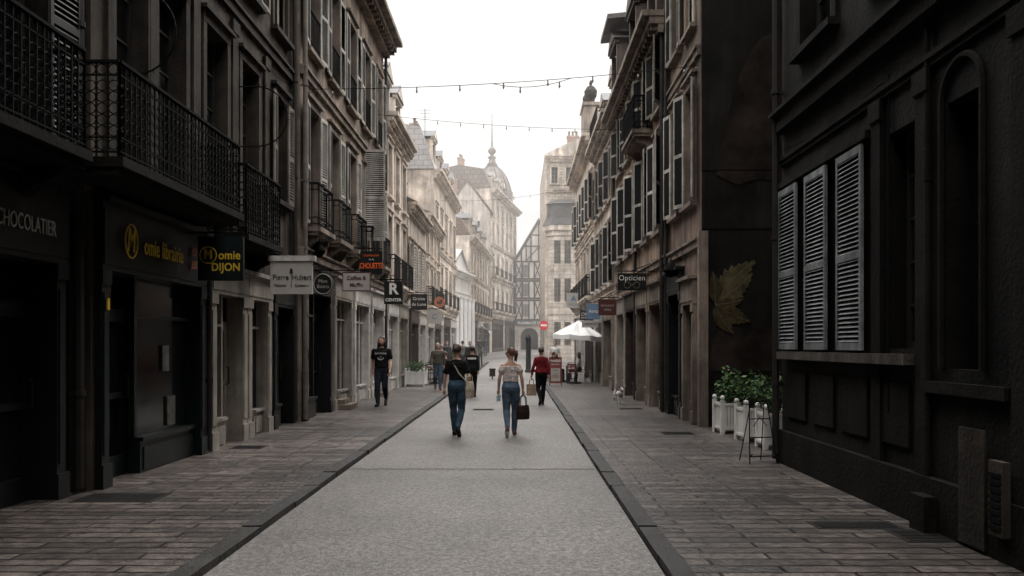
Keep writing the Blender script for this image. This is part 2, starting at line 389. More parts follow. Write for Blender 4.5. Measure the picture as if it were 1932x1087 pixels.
def dormer(par,u,z,w=1.1,h=1.5,y=.15,st='stone_trim',rf='slate',ped=True,dep=2.2):
    b=MB(); b.box(u-w/2-.15,u-w/2+.0,y,y+dep,z,z+h,st); b.box(u+w/2,u+w/2+.15,y,y+dep,z,z+h,st); b.box(u-w/2,u+w/2,y+.27,y+dep,z,z+h-.001,'interior')
    b.box(u-w/2,u+w/2,y,y+.25,z,z+.12,st); b.box(u-w/2-.22,u+w/2+.22,y-.07,y+.1,z+h+.001,z+h+.12,st)
    r=.55 if ped else .25
    b.extr([(u-w/2-.3,y-.12,z+h+.121),(u+w/2+.3,y-.12,z+h+.121),(u,y-.12,z+h+.12+r)],(0,dep+.1,0),rf)
    b.extr([(u-w/2-.15,y-.13,z+h+.13),(u+w/2+.15,y-.13,z+h+.13),(u,y-.13,z+h+.05+r)],(0,.008,0),st)
    o=b.obj('dormer',par); place(win_mesh(round(w,2),round(h-.3,2),'wood_frame',st,False,3,False,False),'window',o,(u,y+.02,z+.14)); return o
def pipe(par,u,z0,z1,mat='pipe',r=.05,y=-.1):
    b=MB(); b.tube([(u,y,z0),(u,y,z1)],r,mat,n=8)
    z=z0+1
    while z<z1: b.tube([(u,y,z),(u,y,z+.06)],r*1.3,mat,n=8); b.box(u-.015,u+.015,y,0,z,z+.04,mat); z+=2.0
    return b.obj('drainpipe',par,smooth=False)
def wire(par,pts,r=.009,mat='iron'):
    b=MB(); P=[Vector(p) for p in pts]; Q=[]
    for i in range(len(P)-1):
        n=6
        for k in range(n):
            t=k/n; q=P[i].lerp(P[i+1],t); q.z-=.06*4*t*(1-t)*(1 if abs(P[i+1].x-P[i].x)>.5 else 0); Q.append(q)
    Q.append(P[-1]); b.tube(Q,r,mat,n=4); return b.obj('wire',par)
def house(label,A,B,H,dep=8,wall='plaster_tan',trim='stone_trim',floors=(),shops=(),ops=(),roof=('gable',2,'slate'),cornice=.3,bands=(),chims=(),dorms=(),plinth=None,name='town_house',cat='building',quoin=None,pils=()):
    A=Vector(A);B=Vector(B); d=B-A; L=d.length; th=math.atan2(d.y,d.x)
    zg=min(gz(A.y),gz(B.y)); E=thing(name,label,cat,(A.x,A.y,zg),th,'houses along the street')
    O=list(ops); wins=[]
    for f in floors:
        us=f.get('us'); 
        if us is None:
            n=f['n']; us=[L*(i+.5)/n for i in range(n)]
        for u in us:
            w,h=f['w'],f['h']; O.append((u-w/2,u+w/2,f['z'],f['z']+h)); wins.append((u,f))
    for s in shops: O.append((s['u0']+.02,s['u1']-.02,-.02,s['h']-.03))
    zb=-.6; us=sorted({0,L,*[o[0] for o in O],*[o[1] for o in O]}); vs=sorted({zb,H,*[o[2] for o in O],*[o[3] for o in O]})
    us=[u for u in us if -1e-6<=u<=L+1e-6]
    b=MB()
    for i in range(len(us)-1):
        for j in range(len(vs)-1):
            cu,cv=(us[i]+us[i+1])/2,(vs[j]+vs[j+1])/2
            if any(o[0]<cu<o[1] and o[2]<cv<o[3] for o in O): continue
            b.poly([(us[i],0,vs[j]),(us[i+1],0,vs[j]),(us[i+1],0,vs[j+1]),(us[i],0,vs[j+1])],wall)
    q=.3
    for (a,c,z0,z1) in O:
        b.poly([(a,0,z0),(a,q,z0),(a,q,z1),(a,0,z1)],trim); b.poly([(c,0,z0),(c,q,z0),(c,q,z1),(c,0,z1)],trim)
        b.poly([(a,0,z1),(c,0,z1),(c,q,z1),(a,q,z1)],trim); b.poly([(a,0,z0),(c,0,z0),(c,q,z0),(a,q,z0)],trim)
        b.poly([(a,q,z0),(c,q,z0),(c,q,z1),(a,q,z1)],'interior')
    b.poly([(0,0,zb),(0,dep,zb),(0,dep,H),(0,0,H)],wall); b.poly([(L,0,zb),(L,dep,zb),(L,dep,H),(L,0,H)],wall); b.poly([(0,dep,zb),(L,dep,zb),(L,dep,H),(0,dep,H)],wall); b.poly([(0,0,H),(L,0,H),(L,dep,H),(0,dep,H)],wall)
    if roof and roof[0]=='cross': b.extr([(0.01,0.004,H-.1),(L-.01,.004,H-.1),(L/2,.004,H+roof[1]-.12)],(0,dep-.01,0),wall)
    b.obj('wall',E)
    if cornice:
        t=MB(); c=cornice; t.box(-.02,L+.02,-c*.35,-.003,H-.5,H-.3,trim); t.box(-.03,L+.03,-c*.7,-.003,H-.299,H-.12,trim); t.box(-.05,L+.05,-c,-.003,H-.119,H+.02,trim)
        k=int(L/.35)
        for i in range(k): 
            x=.1+(L-.2)*i/max(1,k-1); t.box(x-.05,x+.05,-c*.6,-.004,H-.42,H-.301,trim)
        t.obj('cornice',E)
    for (z,hh,pr) in bands: t=MB(); t.box(-.01,L+.01,-pr,-.003,z,z+hh,trim); t.box(-.012,L+.012,-pr*1.6,-.003,z+hh+.001,z+hh+.05,trim); t.obj('string_course',E)
    for (u,w_,z0,z1) in pils: t=MB(); t.box(u-w_/2,u+w_/2,-.05,-.003,z0,z1,trim); t.box(u-w_/2-.03,u+w_/2+.03,-.07,-.051,z1-.2,z1,trim); t.obj('pilaster',E)
    if plinth: t=MB(); t.box(0.0,L,-.08,-.003,-.5,plinth,trim); t.obj('plinth',E)
    if quoin:
        z=0;k=0;t=MB()
        while z<H-.6:
            w=.32 if k%2 else .2
            t.box(0.001,w,-.03,-.003,z,z+.27,quoin); t.box(L-w,L-.001,-.03,-.003,z,z+.27,quoin); z+=.29;k+=1
        t.obj('quoins',E)
    if roof: place(roofmesh(L,dep,H,*roof),'roof',E)
    for (u,f) in wins:
        window(E,u,f['z'],f['w'],f['h'],f.get('fr','wood_frame'),f.get('st',trim),f.get('sur',True),f.get('nh',4),f.get('arch',False),f.get('sill',True),f.get('shut'),f.get('pitch',.06),f.get('ang'),f.get('cur'))
        if f.get('bal'): balcony(E,u-f['w']/2-.2,u+f['w']/2+.2,f['z']-.02,dep=f['bal'],h=.95,stone=trim,fancy=f.get('fancy',False),pitch=.12)
        if f.get('rail'):
            r=MB(); railing(r,u-f['w']/2,u+f['w']/2,-.06,f['z'],.85,fancy=False,pitch=.11); r.obj('window_railing',E)
    for s in shops:
        s=dict(s); shopfront(E,s.pop('u0'),s.pop('u1'),s.pop('h'),s.pop('mat'),**s)
    for c in chims: chimney(E,*c[:3],**(c[3] if len(c)>3 else {}))
    for c in dorms: dormer(E,*c[:2],**(c[2] if len(c)>2 else {}))
    return E

# ---------------------------------------------------------------- ground
def strip(name,xs_fn,ys,zoff,mat,label=None):
    b=MB()
    for i in range(len(ys)-1):
        a,c=ys[i],ys[i+1]; x0,x1=xs_fn(a); x2,x3=xs_fn(c)
        b.poly([(x0,a,gz(a)+zoff),(x1,a,gz(a)+zoff),(x3,c,gz(c)+zoff),(x2,c,gz(c)+zoff)],mat)
    return struct(b.obj(name))
KW=.17
YS=[-14,0,8,16,24,32,35,40,46,52,58,64,70,76,82,90,98,110]
strip('ground',lambda y:(-600,600),[-600,-14,0,35,110,900],-.02,'earth')
def lk(y): return -2.26 if y<40 else -2.26+(y-40)*.012
def rk(y): return 1.06 if y<40 else 1.06+(y-40)*.02
strip('road',lambda y:(lk(y),rk(y)),YS[:11],0,'asphalt')
b=MB(); 
for a,c in ((58,70),(70,84),(84,98)): b.poly([(-9,a,gz(a)),(9,a,gz(a)),(9,c,gz(c)),(-9,c,gz(c))],'asphalt')
struct(b.obj('square'))
def kerb(name,side):
    b=MB(); r=random.Random(3)
    y=-10.0
    while y<57.5:
        l=r.uniform(.7,1.1); x0=(lk(y)-KW) if side<0 else rk(y)+.003; x1=(lk(y)-.003) if side<0 else rk(y)+KW
        z=gz(y)+.06+r.uniform(-.006,.006); j=r.uniform(-.01,.01)
        b.box(x0+j,x1+j,y+.012,y+l-.012,gz(y)-.2,z,'kerbstone'); y+=l
    o=b.obj(name); return struct(o)
kerb('kerb',-1); kerb('kerb',1)
strip('pavement',lambda y:(-9.0,lk(y)-KW-.004),YS[:11],.05,'slabs')
strip('pavement',lambda y:(rk(y)+KW+.004,9.0),YS[:11],.05,'slabs')
def crack(y,x0,x1,amp=.03,w=.006):
    b=MB(); n=26; r=random.Random(int(y*10)); P=[(x0+(x1-x0)*i/n, y+r.uniform(-amp,amp)) for i in range(n+1)]
    for i in range(n):
        (a,c),(d,e)=P[i],P[i+1]; b.poly([(a,c-w,.004),(d,e-w,.004),(d,e+w,.004),(a,c+w,.004)],'joint')
    struct(b.obj('road'))
crack(10.6,-2.25,1.05,.02,.014); crack(20.6,-2.25,1.05,.03,.016)
for px,py,w,l,zz in ((230,948,.85,.5,.05),(1278,823,.6,.5,.05),(1612,1002,.75,.3,.05),(1745,1022,.5,.45,.05),(912,773,.55,.5,0),(470,850,.5,.4,.05),(1190,775,.6,.4,.05)):
    Y=F*CH/(py-HY); X=(px-VX)*Y/F
    b=MB(); b.box(-w/2,w/2,-l/2,l/2,-.05,.005,'castiron')
    for i in range(7): b.box(-w/2+.04,w/2-.04,-l/2+.04+i*(l-.08)/7,-l/2+.06+i*(l-.08)/7,.0051,.009,'castiron')
    o=b.obj('manhole_cover',None,(X,Y,zz)); tag(o,'dark cast iron cover set flush in the paving','manhole cover','iron covers in the street')

# ---------------------------------------------------------------- LEFT SIDE
E=house('town house coloured dark for shade, with chocolate shop and iron balcony',(-4.85,-12),(-4.85,8.72),20,wall='plaster_shade_black',trim='stone_shade_black',  # upper part out of view, raised to shade the foreground
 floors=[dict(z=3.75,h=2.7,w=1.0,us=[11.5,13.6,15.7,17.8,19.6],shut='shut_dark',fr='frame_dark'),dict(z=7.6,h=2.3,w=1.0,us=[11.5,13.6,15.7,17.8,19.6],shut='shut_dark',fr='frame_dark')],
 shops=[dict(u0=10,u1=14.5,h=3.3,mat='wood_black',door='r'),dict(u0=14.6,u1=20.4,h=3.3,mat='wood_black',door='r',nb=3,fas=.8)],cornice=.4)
balcony(E,13.5,19.8,3.6,dep=.6,stone='stone_shade_black')
text(E,'PATISSIER',.22,18.2,-.125,2.83,'wood_frame',sx=.62); text(E,'CHOCOLATIER',.22,19.68,-.125,2.83,'ink_grey',sx=.62)
pipe(E,20.62,.1,19)
E=house('grey-brown town house with bookshop and long iron balcony',(-4.7,8.76),(-4.7,16.6),17,wall='plaster_shade_dark',trim='stone_dark',
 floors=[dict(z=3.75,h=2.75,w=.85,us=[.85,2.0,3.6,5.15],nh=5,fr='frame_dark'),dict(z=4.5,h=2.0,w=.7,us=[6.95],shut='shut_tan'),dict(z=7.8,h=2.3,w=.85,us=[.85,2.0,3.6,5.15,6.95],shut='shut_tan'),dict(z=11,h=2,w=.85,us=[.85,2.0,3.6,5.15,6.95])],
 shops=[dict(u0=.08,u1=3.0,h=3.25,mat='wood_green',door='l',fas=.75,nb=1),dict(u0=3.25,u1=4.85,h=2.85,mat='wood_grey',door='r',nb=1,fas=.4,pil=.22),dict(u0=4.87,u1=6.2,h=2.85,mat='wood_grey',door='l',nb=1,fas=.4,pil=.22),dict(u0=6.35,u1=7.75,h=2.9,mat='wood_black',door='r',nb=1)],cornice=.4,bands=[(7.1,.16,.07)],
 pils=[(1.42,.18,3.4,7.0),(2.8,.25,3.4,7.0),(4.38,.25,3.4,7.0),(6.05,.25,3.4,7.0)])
balcony(E,-.6,2.9,3.62,dep=.62,stone='stone_shade_black',brk=False); balcony(E,3.55,5.3,3.42,dep=.5,h=1.1,stone='stone_shade_black')
text(E,'M',.4,.62,-.145,2.88,'yellow',sx=.6,bold=.006,shear=.2); text(E,'omie librairie',.3,1.52,-.145,2.86,'yellow',sx=.66,bold=.003,sp=1.05); text(E,'BD',.17,2.45,-.145,2.96,'orange_dull',sx=.7,bold=.003); text(E,'JEUX',.15,2.45,-.145,2.78,'orange_dull',sx=.6,bold=.003)
b=MB(); b.tube([(.62+.15*math.cos(a),-.15,2.88+.2*math.sin(a)) for a in [k*math.pi/8 for k in range(16)]],.01,'yellow',closed=True); b.obj('emblem',E)
b=MB(); b.box(2.15,2.4,.1,.125,.55,.95,'poster_dark'); b.obj('poster',E); b=MB(); b.box(2.0,2.2,.1,.125,1.3,1.65,'poster_dark'); b.obj('poster',E)
b=MB(); b.box(.14,.19,-.115,-.1,2.05,2.18,'yellow'); b.obj('notice',E)
pipe(E,7.7,.1,16); pipe(E,3.12,.1,3.5,'pipe',.04)
wire(E,[(0,-.03,3.45),(2.5,-.03,3.4),(5,-.03,3.3),(7.6,-.03,3.5)]); wire(E,[(5.9,-.03,3.0),(5.9,-.03,7.0),(7.6,-.03,7.05)])
L3=E=house('tall tan stone house with louvred shutters and heavy cornice',(-4.55,16.64),(-4.55,27),11.9,wall='plaster_tan',trim='stone_tan',
 floors=[dict(z=4.25,h=2.6,w=.9,us=[1.0,3.0,5.1,7.2,9.3],shut='shut_grey',bal=.3,nh=5),dict(z=8.1,h=2.3,w=.9,us=[1.0,3.0,5.1,7.2,9.3],shut='shut_grey',rail=True)],
 shops=[dict(u0=.15,u1=2.5,h=3.3,mat='wood_black',door='r',nb=1),dict(u0=2.8,u1=4.9,h=3.3,mat='wood_grey',door='l'),dict(u0=5.2,u1=7.4,h=3.3,mat='wood_white',door='l'),dict(u0=7.8,u1=10.1,h=3.3,mat='wood_white',door='r')],
 bands=[(3.5,.18,.08),(7.35,.15,.08)],cornice=.65,roof=('gable',2.4,'slate'),chims=[(2,3,13,{}),(9,3,13,{})])
pipe(E,.05,.1,11.5,'pipe_tan'); pipe(E,10.28,.1,11.5,'pipe')
wire(E,[(0,-.1,3.8),(3,-.1,3.75),(6,-.1,3.8),(10,-.1,3.7)])
place(shut_mesh(.62,2.7,'shut_grey',.06),'shutter',E,(23.5-16.64,-.02,4.75),-math.pi/2+.12)
E=house('pale plaster house with stone dormers',(-4.5,27.04),(-4.5,32.3),9.6,wall='plaster_pale',trim='stone_pale',
 floors=[dict(z=3.9,h=2.3,w=.9,n=3,bal=.3),dict(z=6.9,h=1.8,w=.9,n=3)],shops=[dict(u0=.15,u1=2.5,h=3.2,mat='wood_white'),dict(u0=2.7,u1=5.1,h=3.2,mat='wood_grey')],
 bands=[(3.45,.15,.08)],cornice=.45,roof=('mansard',2.2,'slate_pale'),dorms=[(1.3,9.6,{'st':'plaster_pale'}),(3.9,9.6,{'st':'plaster_pale'})],chims=[(5,2.5,11,{})])
E=house('cream rendered house with weathered slate roof',(-4.45,32.34),(-4.45,38.4),7.5,wall='plaster_cream',trim='stone_trim',
 floors=[dict(z=3.9,h=2.0,w=.85,n=4,shut='shut_pale',pitch=.12)],shops=[dict(u0=.2,u1=2.8,h=3.1,mat='wood_brown'),dict(u0=3.1,u1=5.8,h=3.1,mat='wood_white')],
 cornice=.4,roof=('gable',2.2,'slate'),dorms=[(2,7.9,{'h':1.2,'w':.8,'y':.8}),(4.3,7.9,{'h':1.2,'w':.8,'y':.8})],chims=[(.6,2,9,{}),(5.6,3,9.2,{})])
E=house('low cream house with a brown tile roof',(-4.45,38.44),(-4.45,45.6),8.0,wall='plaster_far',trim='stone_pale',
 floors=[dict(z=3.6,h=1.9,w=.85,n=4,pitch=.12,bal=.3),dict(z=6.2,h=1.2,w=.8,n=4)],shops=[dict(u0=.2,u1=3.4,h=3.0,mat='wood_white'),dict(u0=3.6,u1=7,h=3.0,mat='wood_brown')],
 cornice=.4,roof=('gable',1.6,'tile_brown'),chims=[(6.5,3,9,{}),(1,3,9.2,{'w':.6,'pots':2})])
E=house('pale stone mansion with mansard roof, dormers and brick chimneys',(-4.8,45.7),(-4.5,58.2),11.6,wall='stone_pale',trim='stone_pale',
 floors=[dict(z=4,h=2.3,w=1,n=5,bal=.3),dict(z=7.6,h=2.1,w=1,n=5)],shops=[dict(u0=.3,u1=4,h=3.2,mat='wood_white'),dict(u0=4.4,u1=8,h=3.2,mat='wood_brown'),dict(u0=8.3,u1=12,h=3.2,mat='wood_white')],
 bands=[(3.5,.15,.1),(7,.12,.08)],cornice=.5,roof=('mansard',3.0,'slate_pale'),dep=7,dorms=[(1.3,11.6,{'h':1.9,'w':1.2,'st':'stone_pale'}),(4.5,11.6,{'st':'stone_pale'}),(8,11.6,{'st':'stone_pale'}),(11,11.6,{'st':'stone_pale'})],
 chims=[(.4,3.2,14,{'w':1.6,'h':1.2}),(6.5,2,14,{'w':2.,'h':1.7}),(12,2,13.6,{'w':2,'h':2.4})])
E=house('small white classical building with pediment and columns',(-5.0,59),(-3.95,66),7.0,wall='white_paint',trim='white_paint',
 floors=[dict(z=.6,h=3.6,w=1.0,n=3,fr='wood_brown')],cornice=.5,bands=[(5.0,.3,.15)],roof=('cross',1.8,'slate_pale'),dep=6,chims=[])
for i in range(5):
    b=MB(); b.lathe([(.3,0),(.3,.2),(.22,.25),(.19,4.7),(.28,4.9),(.28,5)],(.5+i*1.5,-.35,0),'white_paint',12); b.obj('column',E)
E=house('long cream house with balconies and slate mansard',(-4.0,67),(-2.95,84),10.4,wall='stone_pale',trim='stone_pale',
 floors=[dict(z=4,h=2.2,w=1,n=7,bal=.35),dict(z=7.4,h=2.0,w=1,n=7)],shops=[dict(u0=.3,u1=5,h=3.2,mat='wood_brown'),dict(u0=5.5,u1=10,h=3.2,mat='wood_white'),dict(u0=10.5,u1=16,h=3.2,mat='wood_black')],
 bands=[(3.5,.15,.1),(6.9,.12,.1)],cornice=.5,roof=('mansard',1.8,'tile_brown'),dep=6,dorms=[(2,10.4,{}),(6,10.4,{}),(10,10.4,{}),(14,10.4,{})],chims=[(4,2,12.4,{'h':1.0}),(11,2,12.4,{'h':1.2})])
E=house('pale blank gable-end house with low-pitched roof',(-7.6,84.2),(-2.9,84.5),15.0,wall='plaster_pale',trim='plaster_pale',
 floors=[dict(z=13.2,h=.8,w=.5,us=[3.4],sur=False)],cornice=0,roof=('cross',3.4,'tile_brown'),dep=9,chims=[(.5,1,16,{'w':1.5,'h':2.5}),(3.7,2.5,17,{'w':1.4,'h':1.4})])
E=house('narrow pink-brick roofed house behind the gable',(-8.5,96),(-4.6,96),19,wall='brick_red',trim='stone_pale',floors=[dict(z=15,h=1.6,w=.9,n=3)],cornice=.4,roof=('gable',2.0,'tile_brown'),dep=5,chims=[(.8,1.5,20.5,{'w':1.6,'h':1.4}),(3.2,1.5,20.5,{'w':1.2,'h':1.2})])
E=house('ornate cream corner building with tiled dome and spire',(-2.85,85),(-.1,101),17.6,wall='stone_pale',trim='stone_pale',
 floors=[dict(z=4.6,h=2.4,w=1.1,n=6,bal=.45),dict(z=8.4,h=2.3,w=1.1,n=6,bal=.45),dict(z=12,h=2.1,w=1.1,n=6),dict(z=14.8,h=1.6,w=1.1,n=6)],
 shops=[dict(u0=.5,u1=7,h=3.6,mat='wood_brown'),dict(u0=8,u1=15,h=3.6,mat='wood_black')],bands=[(3.9,.25,.15),(7.8,.2,.15),(11.5,.2,.15)],cornice=.8,
 roof=('mansard',2.6,'dome_tile'),dep=7,dorms=[(2.2,17.6,{'st':'stone_pale'}),(5.2,17.6,{'st':'stone_pale'}),(8.2,17.6,{'st':'stone_pale'}),(13.8,17.6,{'st':'stone_pale'})],chims=[(1.0,3.5,19.8,{'w':1.2,'h':1.2}),(15,3,19.6,{'w':1.2,'h':1.2})],name='domed_building')
dx,dy=10,1.9
b=MB(); b.lathe([(2.4,0),(2.4,.9),(2.3,1.6),(2.05,2.5),(1.7,3.3),(1.2,4.0),(.72,4.45),(.76,4.6),(.55,4.7)],(dx,dy,17.6),'dome_tile',12)
for k in range(12):
    a=2*math.pi*k/12; b.tube([(dx+math.cos(a)*r_,dy+math.sin(a)*r_,17.6+z_) for r_,z_ in ((2.4,.9),(2.32,1.6),(2.07,2.5),(1.72,3.3),(1.22,4.0),(.74,4.45))],.07,'slate',n=4)
b.obj('dome',E)
b=MB(); b.lathe([(.55,0),(.65,.1),(.45,.3),(.38,.8),(.55,.95),(.28,1.1),(.2,1.3),(.42,1.5),(.5,1.75),(.36,2.0),(.14,2.2),(.09,3.1),(.05,6.2)],(dx,dy,22.3),'dome_tile',12); b.obj('spire',E,smooth=True)
# half timbered
H0=98.5
E=thing('half_timbered_house','half-timbered house with steep gable and stone arcade','building',(-.3,H0,gz(H0)),0,'houses along the street')
b=MB(); Wd=6.2; ev=10.9; ap=15.9; cx=2.95
b.box(0,Wd,0,8,3.6,ev,'plaster_white'); b.extr([(0,0,ev+.001),(Wd,0,ev+.001),(cx,0,ap)],(0,8,0),'plaster_white')
n=14; cxA,rA=1.8,1.1
pts=[(0,0,-1),(cxA-rA,0,-1),(cxA-rA,0,1.6)]+[(cxA-rA*math.cos(math.pi*k/n),0,1.6+rA*math.sin(math.pi*k/n)) for k in range(1,n)]+[(cxA+rA,0,1.6),(cxA+rA,0,-1),(Wd,0,-1),(Wd,0,3.6),(0,0,3.6)]
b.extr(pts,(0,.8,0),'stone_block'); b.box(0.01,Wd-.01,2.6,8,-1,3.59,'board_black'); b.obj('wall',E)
t=MB()
def beam(x0,z0,x1,z1,w=.17,y=-.06):
    d=Vector((x1-x0,0,z1-z0)); nn=Vector((-d.z,0,d.x)).normalized()*w/2
    t.extr([(x0+nn.x,y,z0+nn.z),(x0-nn.x,y,z0-nn.z),(x1-nn.x,y,z1-nn.z),(x1+nn.x,y,z1+nn.z)],(0,.05+R.uniform(0,.005),0),'timber')
for z in (3.7,6.1,6.35,8.5,8.75,10.9): beam(0,z,Wd,z,.2,-.075)
for zz0,zz1 in ((3.8,6.0),(6.45,8.4),(8.85,10.8)):
    for x in (.1,.9,1.75,2.4,3.2,4.0,4.8,6.1): beam(x,zz0,x,zz1)
    for x,dx_ in ((.12,.75),(2.45,.7),(4.85,1.2)): beam(x,zz0,x+dx_,zz1,.14); beam(x+dx_,zz0,x,zz1,.14,-.05)
beam(-.1,10.8,cx,ap,.28,-.09); beam(cx,ap,Wd+.1,10.8,.28,-.1)
for x in (.8,1.4,2.0,2.95,3.9,4.6,5.2): beam(x,11.0,x,10.9+(ap-11.1)*(1-abs(x-cx)/cx)-.1)
beam(1.1,12.8,4.8,12.8); beam(1.4,11.0,2.95,12.7,.13); beam(4.5,11.0,2.95,12.7,.13,-.05); beam(2.0,14.2,3.9,14.2,.13)
t.obj('timber_frame',E)
for z in (4.1,6.65,9.0):
    for x in (1.33,3.6): place(win_mesh(.72,1.5,'wood_frame','timber',False,4,False,False),'window',E,(x,-.2,z))
t=MB(); t.extr([(-.3,-.3,ev-.3),(cx,-.3,ap+.15),(Wd+.3,-.3,ev-.3),(Wd+.3,-.3,ev-.05),(cx,-.3,ap+.4),(-.3,-.3,ev-.05)],(0,8.6,0),'tile_brown'); t.obj('roof',E)
t=MB(); t.box(-.2,Wd,-.16,-.005,3.0,3.58,'board_black'); t.obj('fascia',E); text(E,'PHARMACIE DU MIROIR',.5,2.6,-.175,3.28,'ink_white',bold=.01,sx=.85)

# ---------------------------------------------------------------- RIGHT SIDE (A far, B near)
E=house('stone town house coloured dark for shade, with blue-grey louvred shutters',(3.65,10.95),(3.65,-12),20,wall='plaster_R1_shade',trim='stone_shade_black',  # made taller above the frame to cut sky light on the near street
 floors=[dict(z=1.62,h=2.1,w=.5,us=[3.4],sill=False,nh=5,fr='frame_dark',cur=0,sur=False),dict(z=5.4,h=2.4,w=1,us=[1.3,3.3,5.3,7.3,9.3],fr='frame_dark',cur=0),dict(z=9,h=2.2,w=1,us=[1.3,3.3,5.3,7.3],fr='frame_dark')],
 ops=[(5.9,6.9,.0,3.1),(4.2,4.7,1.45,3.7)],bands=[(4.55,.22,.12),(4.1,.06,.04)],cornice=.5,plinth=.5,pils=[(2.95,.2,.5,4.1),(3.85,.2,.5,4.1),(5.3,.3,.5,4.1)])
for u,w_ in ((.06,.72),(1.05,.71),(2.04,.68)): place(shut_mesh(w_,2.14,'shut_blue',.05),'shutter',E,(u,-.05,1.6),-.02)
b=MB(); b.box(.03,2.8,-.09,-.003,3.78,3.86,'stone_shade_black'); b.obj('shutter_case',E)
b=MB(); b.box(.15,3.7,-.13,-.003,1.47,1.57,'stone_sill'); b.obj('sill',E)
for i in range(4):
    b=MB(); b.box(.25+i*.88,.95+i*.88,-.03,-.003,.7,1.3,'stone_shade_black'); b.obj('wall_panel',E)
b=MB(); b.box(3.95,5.1,-.07,-.003,1.24,1.34,'stone_shade_black'); b.obj('ledge',E)
b=MB(); b.box(3.95,4.2,-.2,-.09,0,.36,'stone_shade_black'); b.obj('block',E)
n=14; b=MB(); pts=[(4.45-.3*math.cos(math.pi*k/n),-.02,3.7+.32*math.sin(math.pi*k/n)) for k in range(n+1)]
b.tube([(4.15,-.02,1.45)]+pts+[(4.75,-.02,1.45)],.03,'stone_shade_black',n=6); b.obj('arch_moulding',E)
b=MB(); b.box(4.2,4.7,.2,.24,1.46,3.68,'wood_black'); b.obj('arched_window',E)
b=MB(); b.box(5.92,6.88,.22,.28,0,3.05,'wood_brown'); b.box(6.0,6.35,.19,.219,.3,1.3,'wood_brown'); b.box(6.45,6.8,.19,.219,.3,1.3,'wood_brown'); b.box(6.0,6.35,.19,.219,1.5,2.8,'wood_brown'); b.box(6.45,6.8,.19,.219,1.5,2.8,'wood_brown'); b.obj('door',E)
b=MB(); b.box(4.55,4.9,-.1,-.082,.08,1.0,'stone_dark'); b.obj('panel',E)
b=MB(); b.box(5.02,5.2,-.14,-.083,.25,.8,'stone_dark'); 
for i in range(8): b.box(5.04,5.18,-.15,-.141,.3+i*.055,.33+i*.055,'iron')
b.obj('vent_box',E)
pipe(E,.03,.1,14.5,'pipe',.05); pipe(E,3.95,.1,14.5,'stone_shade_black',.025,-.04)
wire(E,[(.2,-.03,4.3),(3,-.03,4.25),(6,-.03,4.3)]); wire(E,[(3.2,-.03,4.3),(3.2,-.03,1.0)])
E=house('rose-brown house with painted mural on its blind side wall',(3.62,18.85),(3.62,15.7),12.2,wall='plaster_rose',trim='stone_tan',dep=7,
 floors=[dict(z=4.6,h=2.4,w=.75,us=[.85,2.3],shut='shut_grey',ang=.35),dict(z=8.2,h=2.3,w=.75,us=[.85,2.3],shut='shut_grey',ang=.25)],shops=[dict(u0=.1,u1=1.6,h=3.3,mat='wood_black',door='r'),dict(u0=1.75,u1=2.85,h=3.0,mat='stone_tan',door='l',nb=1)],bands=[(3.6,.15,.07),(7.4,.14,.07)],quoin=None,roof=('gable',2,'tile_brown'))
LB=3.15
b=MB(); xx=LB+.01
b.poly([(xx,.02,0),(xx,6.9,0),(xx,6.9,12.1),(xx,.02,12.1)],'mural')
for z in (3.95,5.1): b.box(xx,xx+.012,.03,6.9,z,z+.018,'stone_shade_black')
def mp(px,py): 
    X,Z=W(px,py,15.7); return (X-3.62,Z)
for pp_ in ([(1350,330),(1365,270),(1378,200),(1395,140),(1410,110),(1432,75),(1460,60),(1500,120),(1505,250),(1500,330),(1470,345),(1430,338),(1390,350)],[(1335,700),(1345,640),(1372,600),(1400,640),(1440,610),(1500,650),(1500,700)]):
    b.poly([(xx+.012,max(mp(*q)[0],.03),mp(*q)[1]) for q in pp_],'mural_rock')
def leafshape(px,py,ang,ln,wd,mat,off,curl=0):
    n=18; L_=[];R_=[];C_=[]; r_=random.Random(int(ang*100)); x,y=px,py; a=ang
    for i in range(n+1):
        t_=i/n; ax=(math.cos(a),math.sin(a)); nx=(-ax[1],ax[0]); ww=wd*math.sin(math.pi*min(1,t_**.8))*(1+.4*(i%2)*r_.uniform(.4,1.2)); sh=ln*.05*(i%2)
        L_.append((x+ax[0]*sh+nx[0]*ww,y-(ax[1]*sh+nx[1]*ww))); R_.append((x+ax[0]*sh-nx[0]*ww,y-(ax[1]*sh-nx[1]*ww))); C_.append((x,y))
        x+=ax[0]*ln/n; y-=ax[1]*ln/n; a+=curl/n
    b.poly([(xx+off,max(mp(*q)[0],.03),mp(*q)[1]) for q in L_+R_[::-1]],mat)
    b.tube([(xx+off+.004,max(.03,mp(*q)[0]),mp(*q)[1]) for q in C_[:-1]],.005,'mural_vein',n=4)
for i,(a,ln,wd,cl) in enumerate(((1.05,112,19,-.5),(.55,92,15,.3),(1.5,62,11,.3),(-.05,55,9,.5),(-.65,74,14,.4),(-1.25,66,12,.5))):
    leafshape(1348,574,a,ln,wd,'mural_leaf_light' if i<2 else 'mural_leaf',.018+i*.004,cl)
b.obj('mural',E)
b=MB(); b.box(LB-.02,LB+.13,-.06,.12,0,3.9,'stone_tan'); b.obj('corner_pier',E)
pipe(E,.02,.1,12,'pipe',.045)
b=MB(); b.box(0,.4,0,4.7,-.3,18,'plaster_shade_black'); b.box(-.05,.45,0,4.7,18.001,18.12,'stone_dark'); o=b.obj('courtyard_wall',None,(8.2,10.98,0)); tag(o,'tall dark plain wall closing the yard','wall')
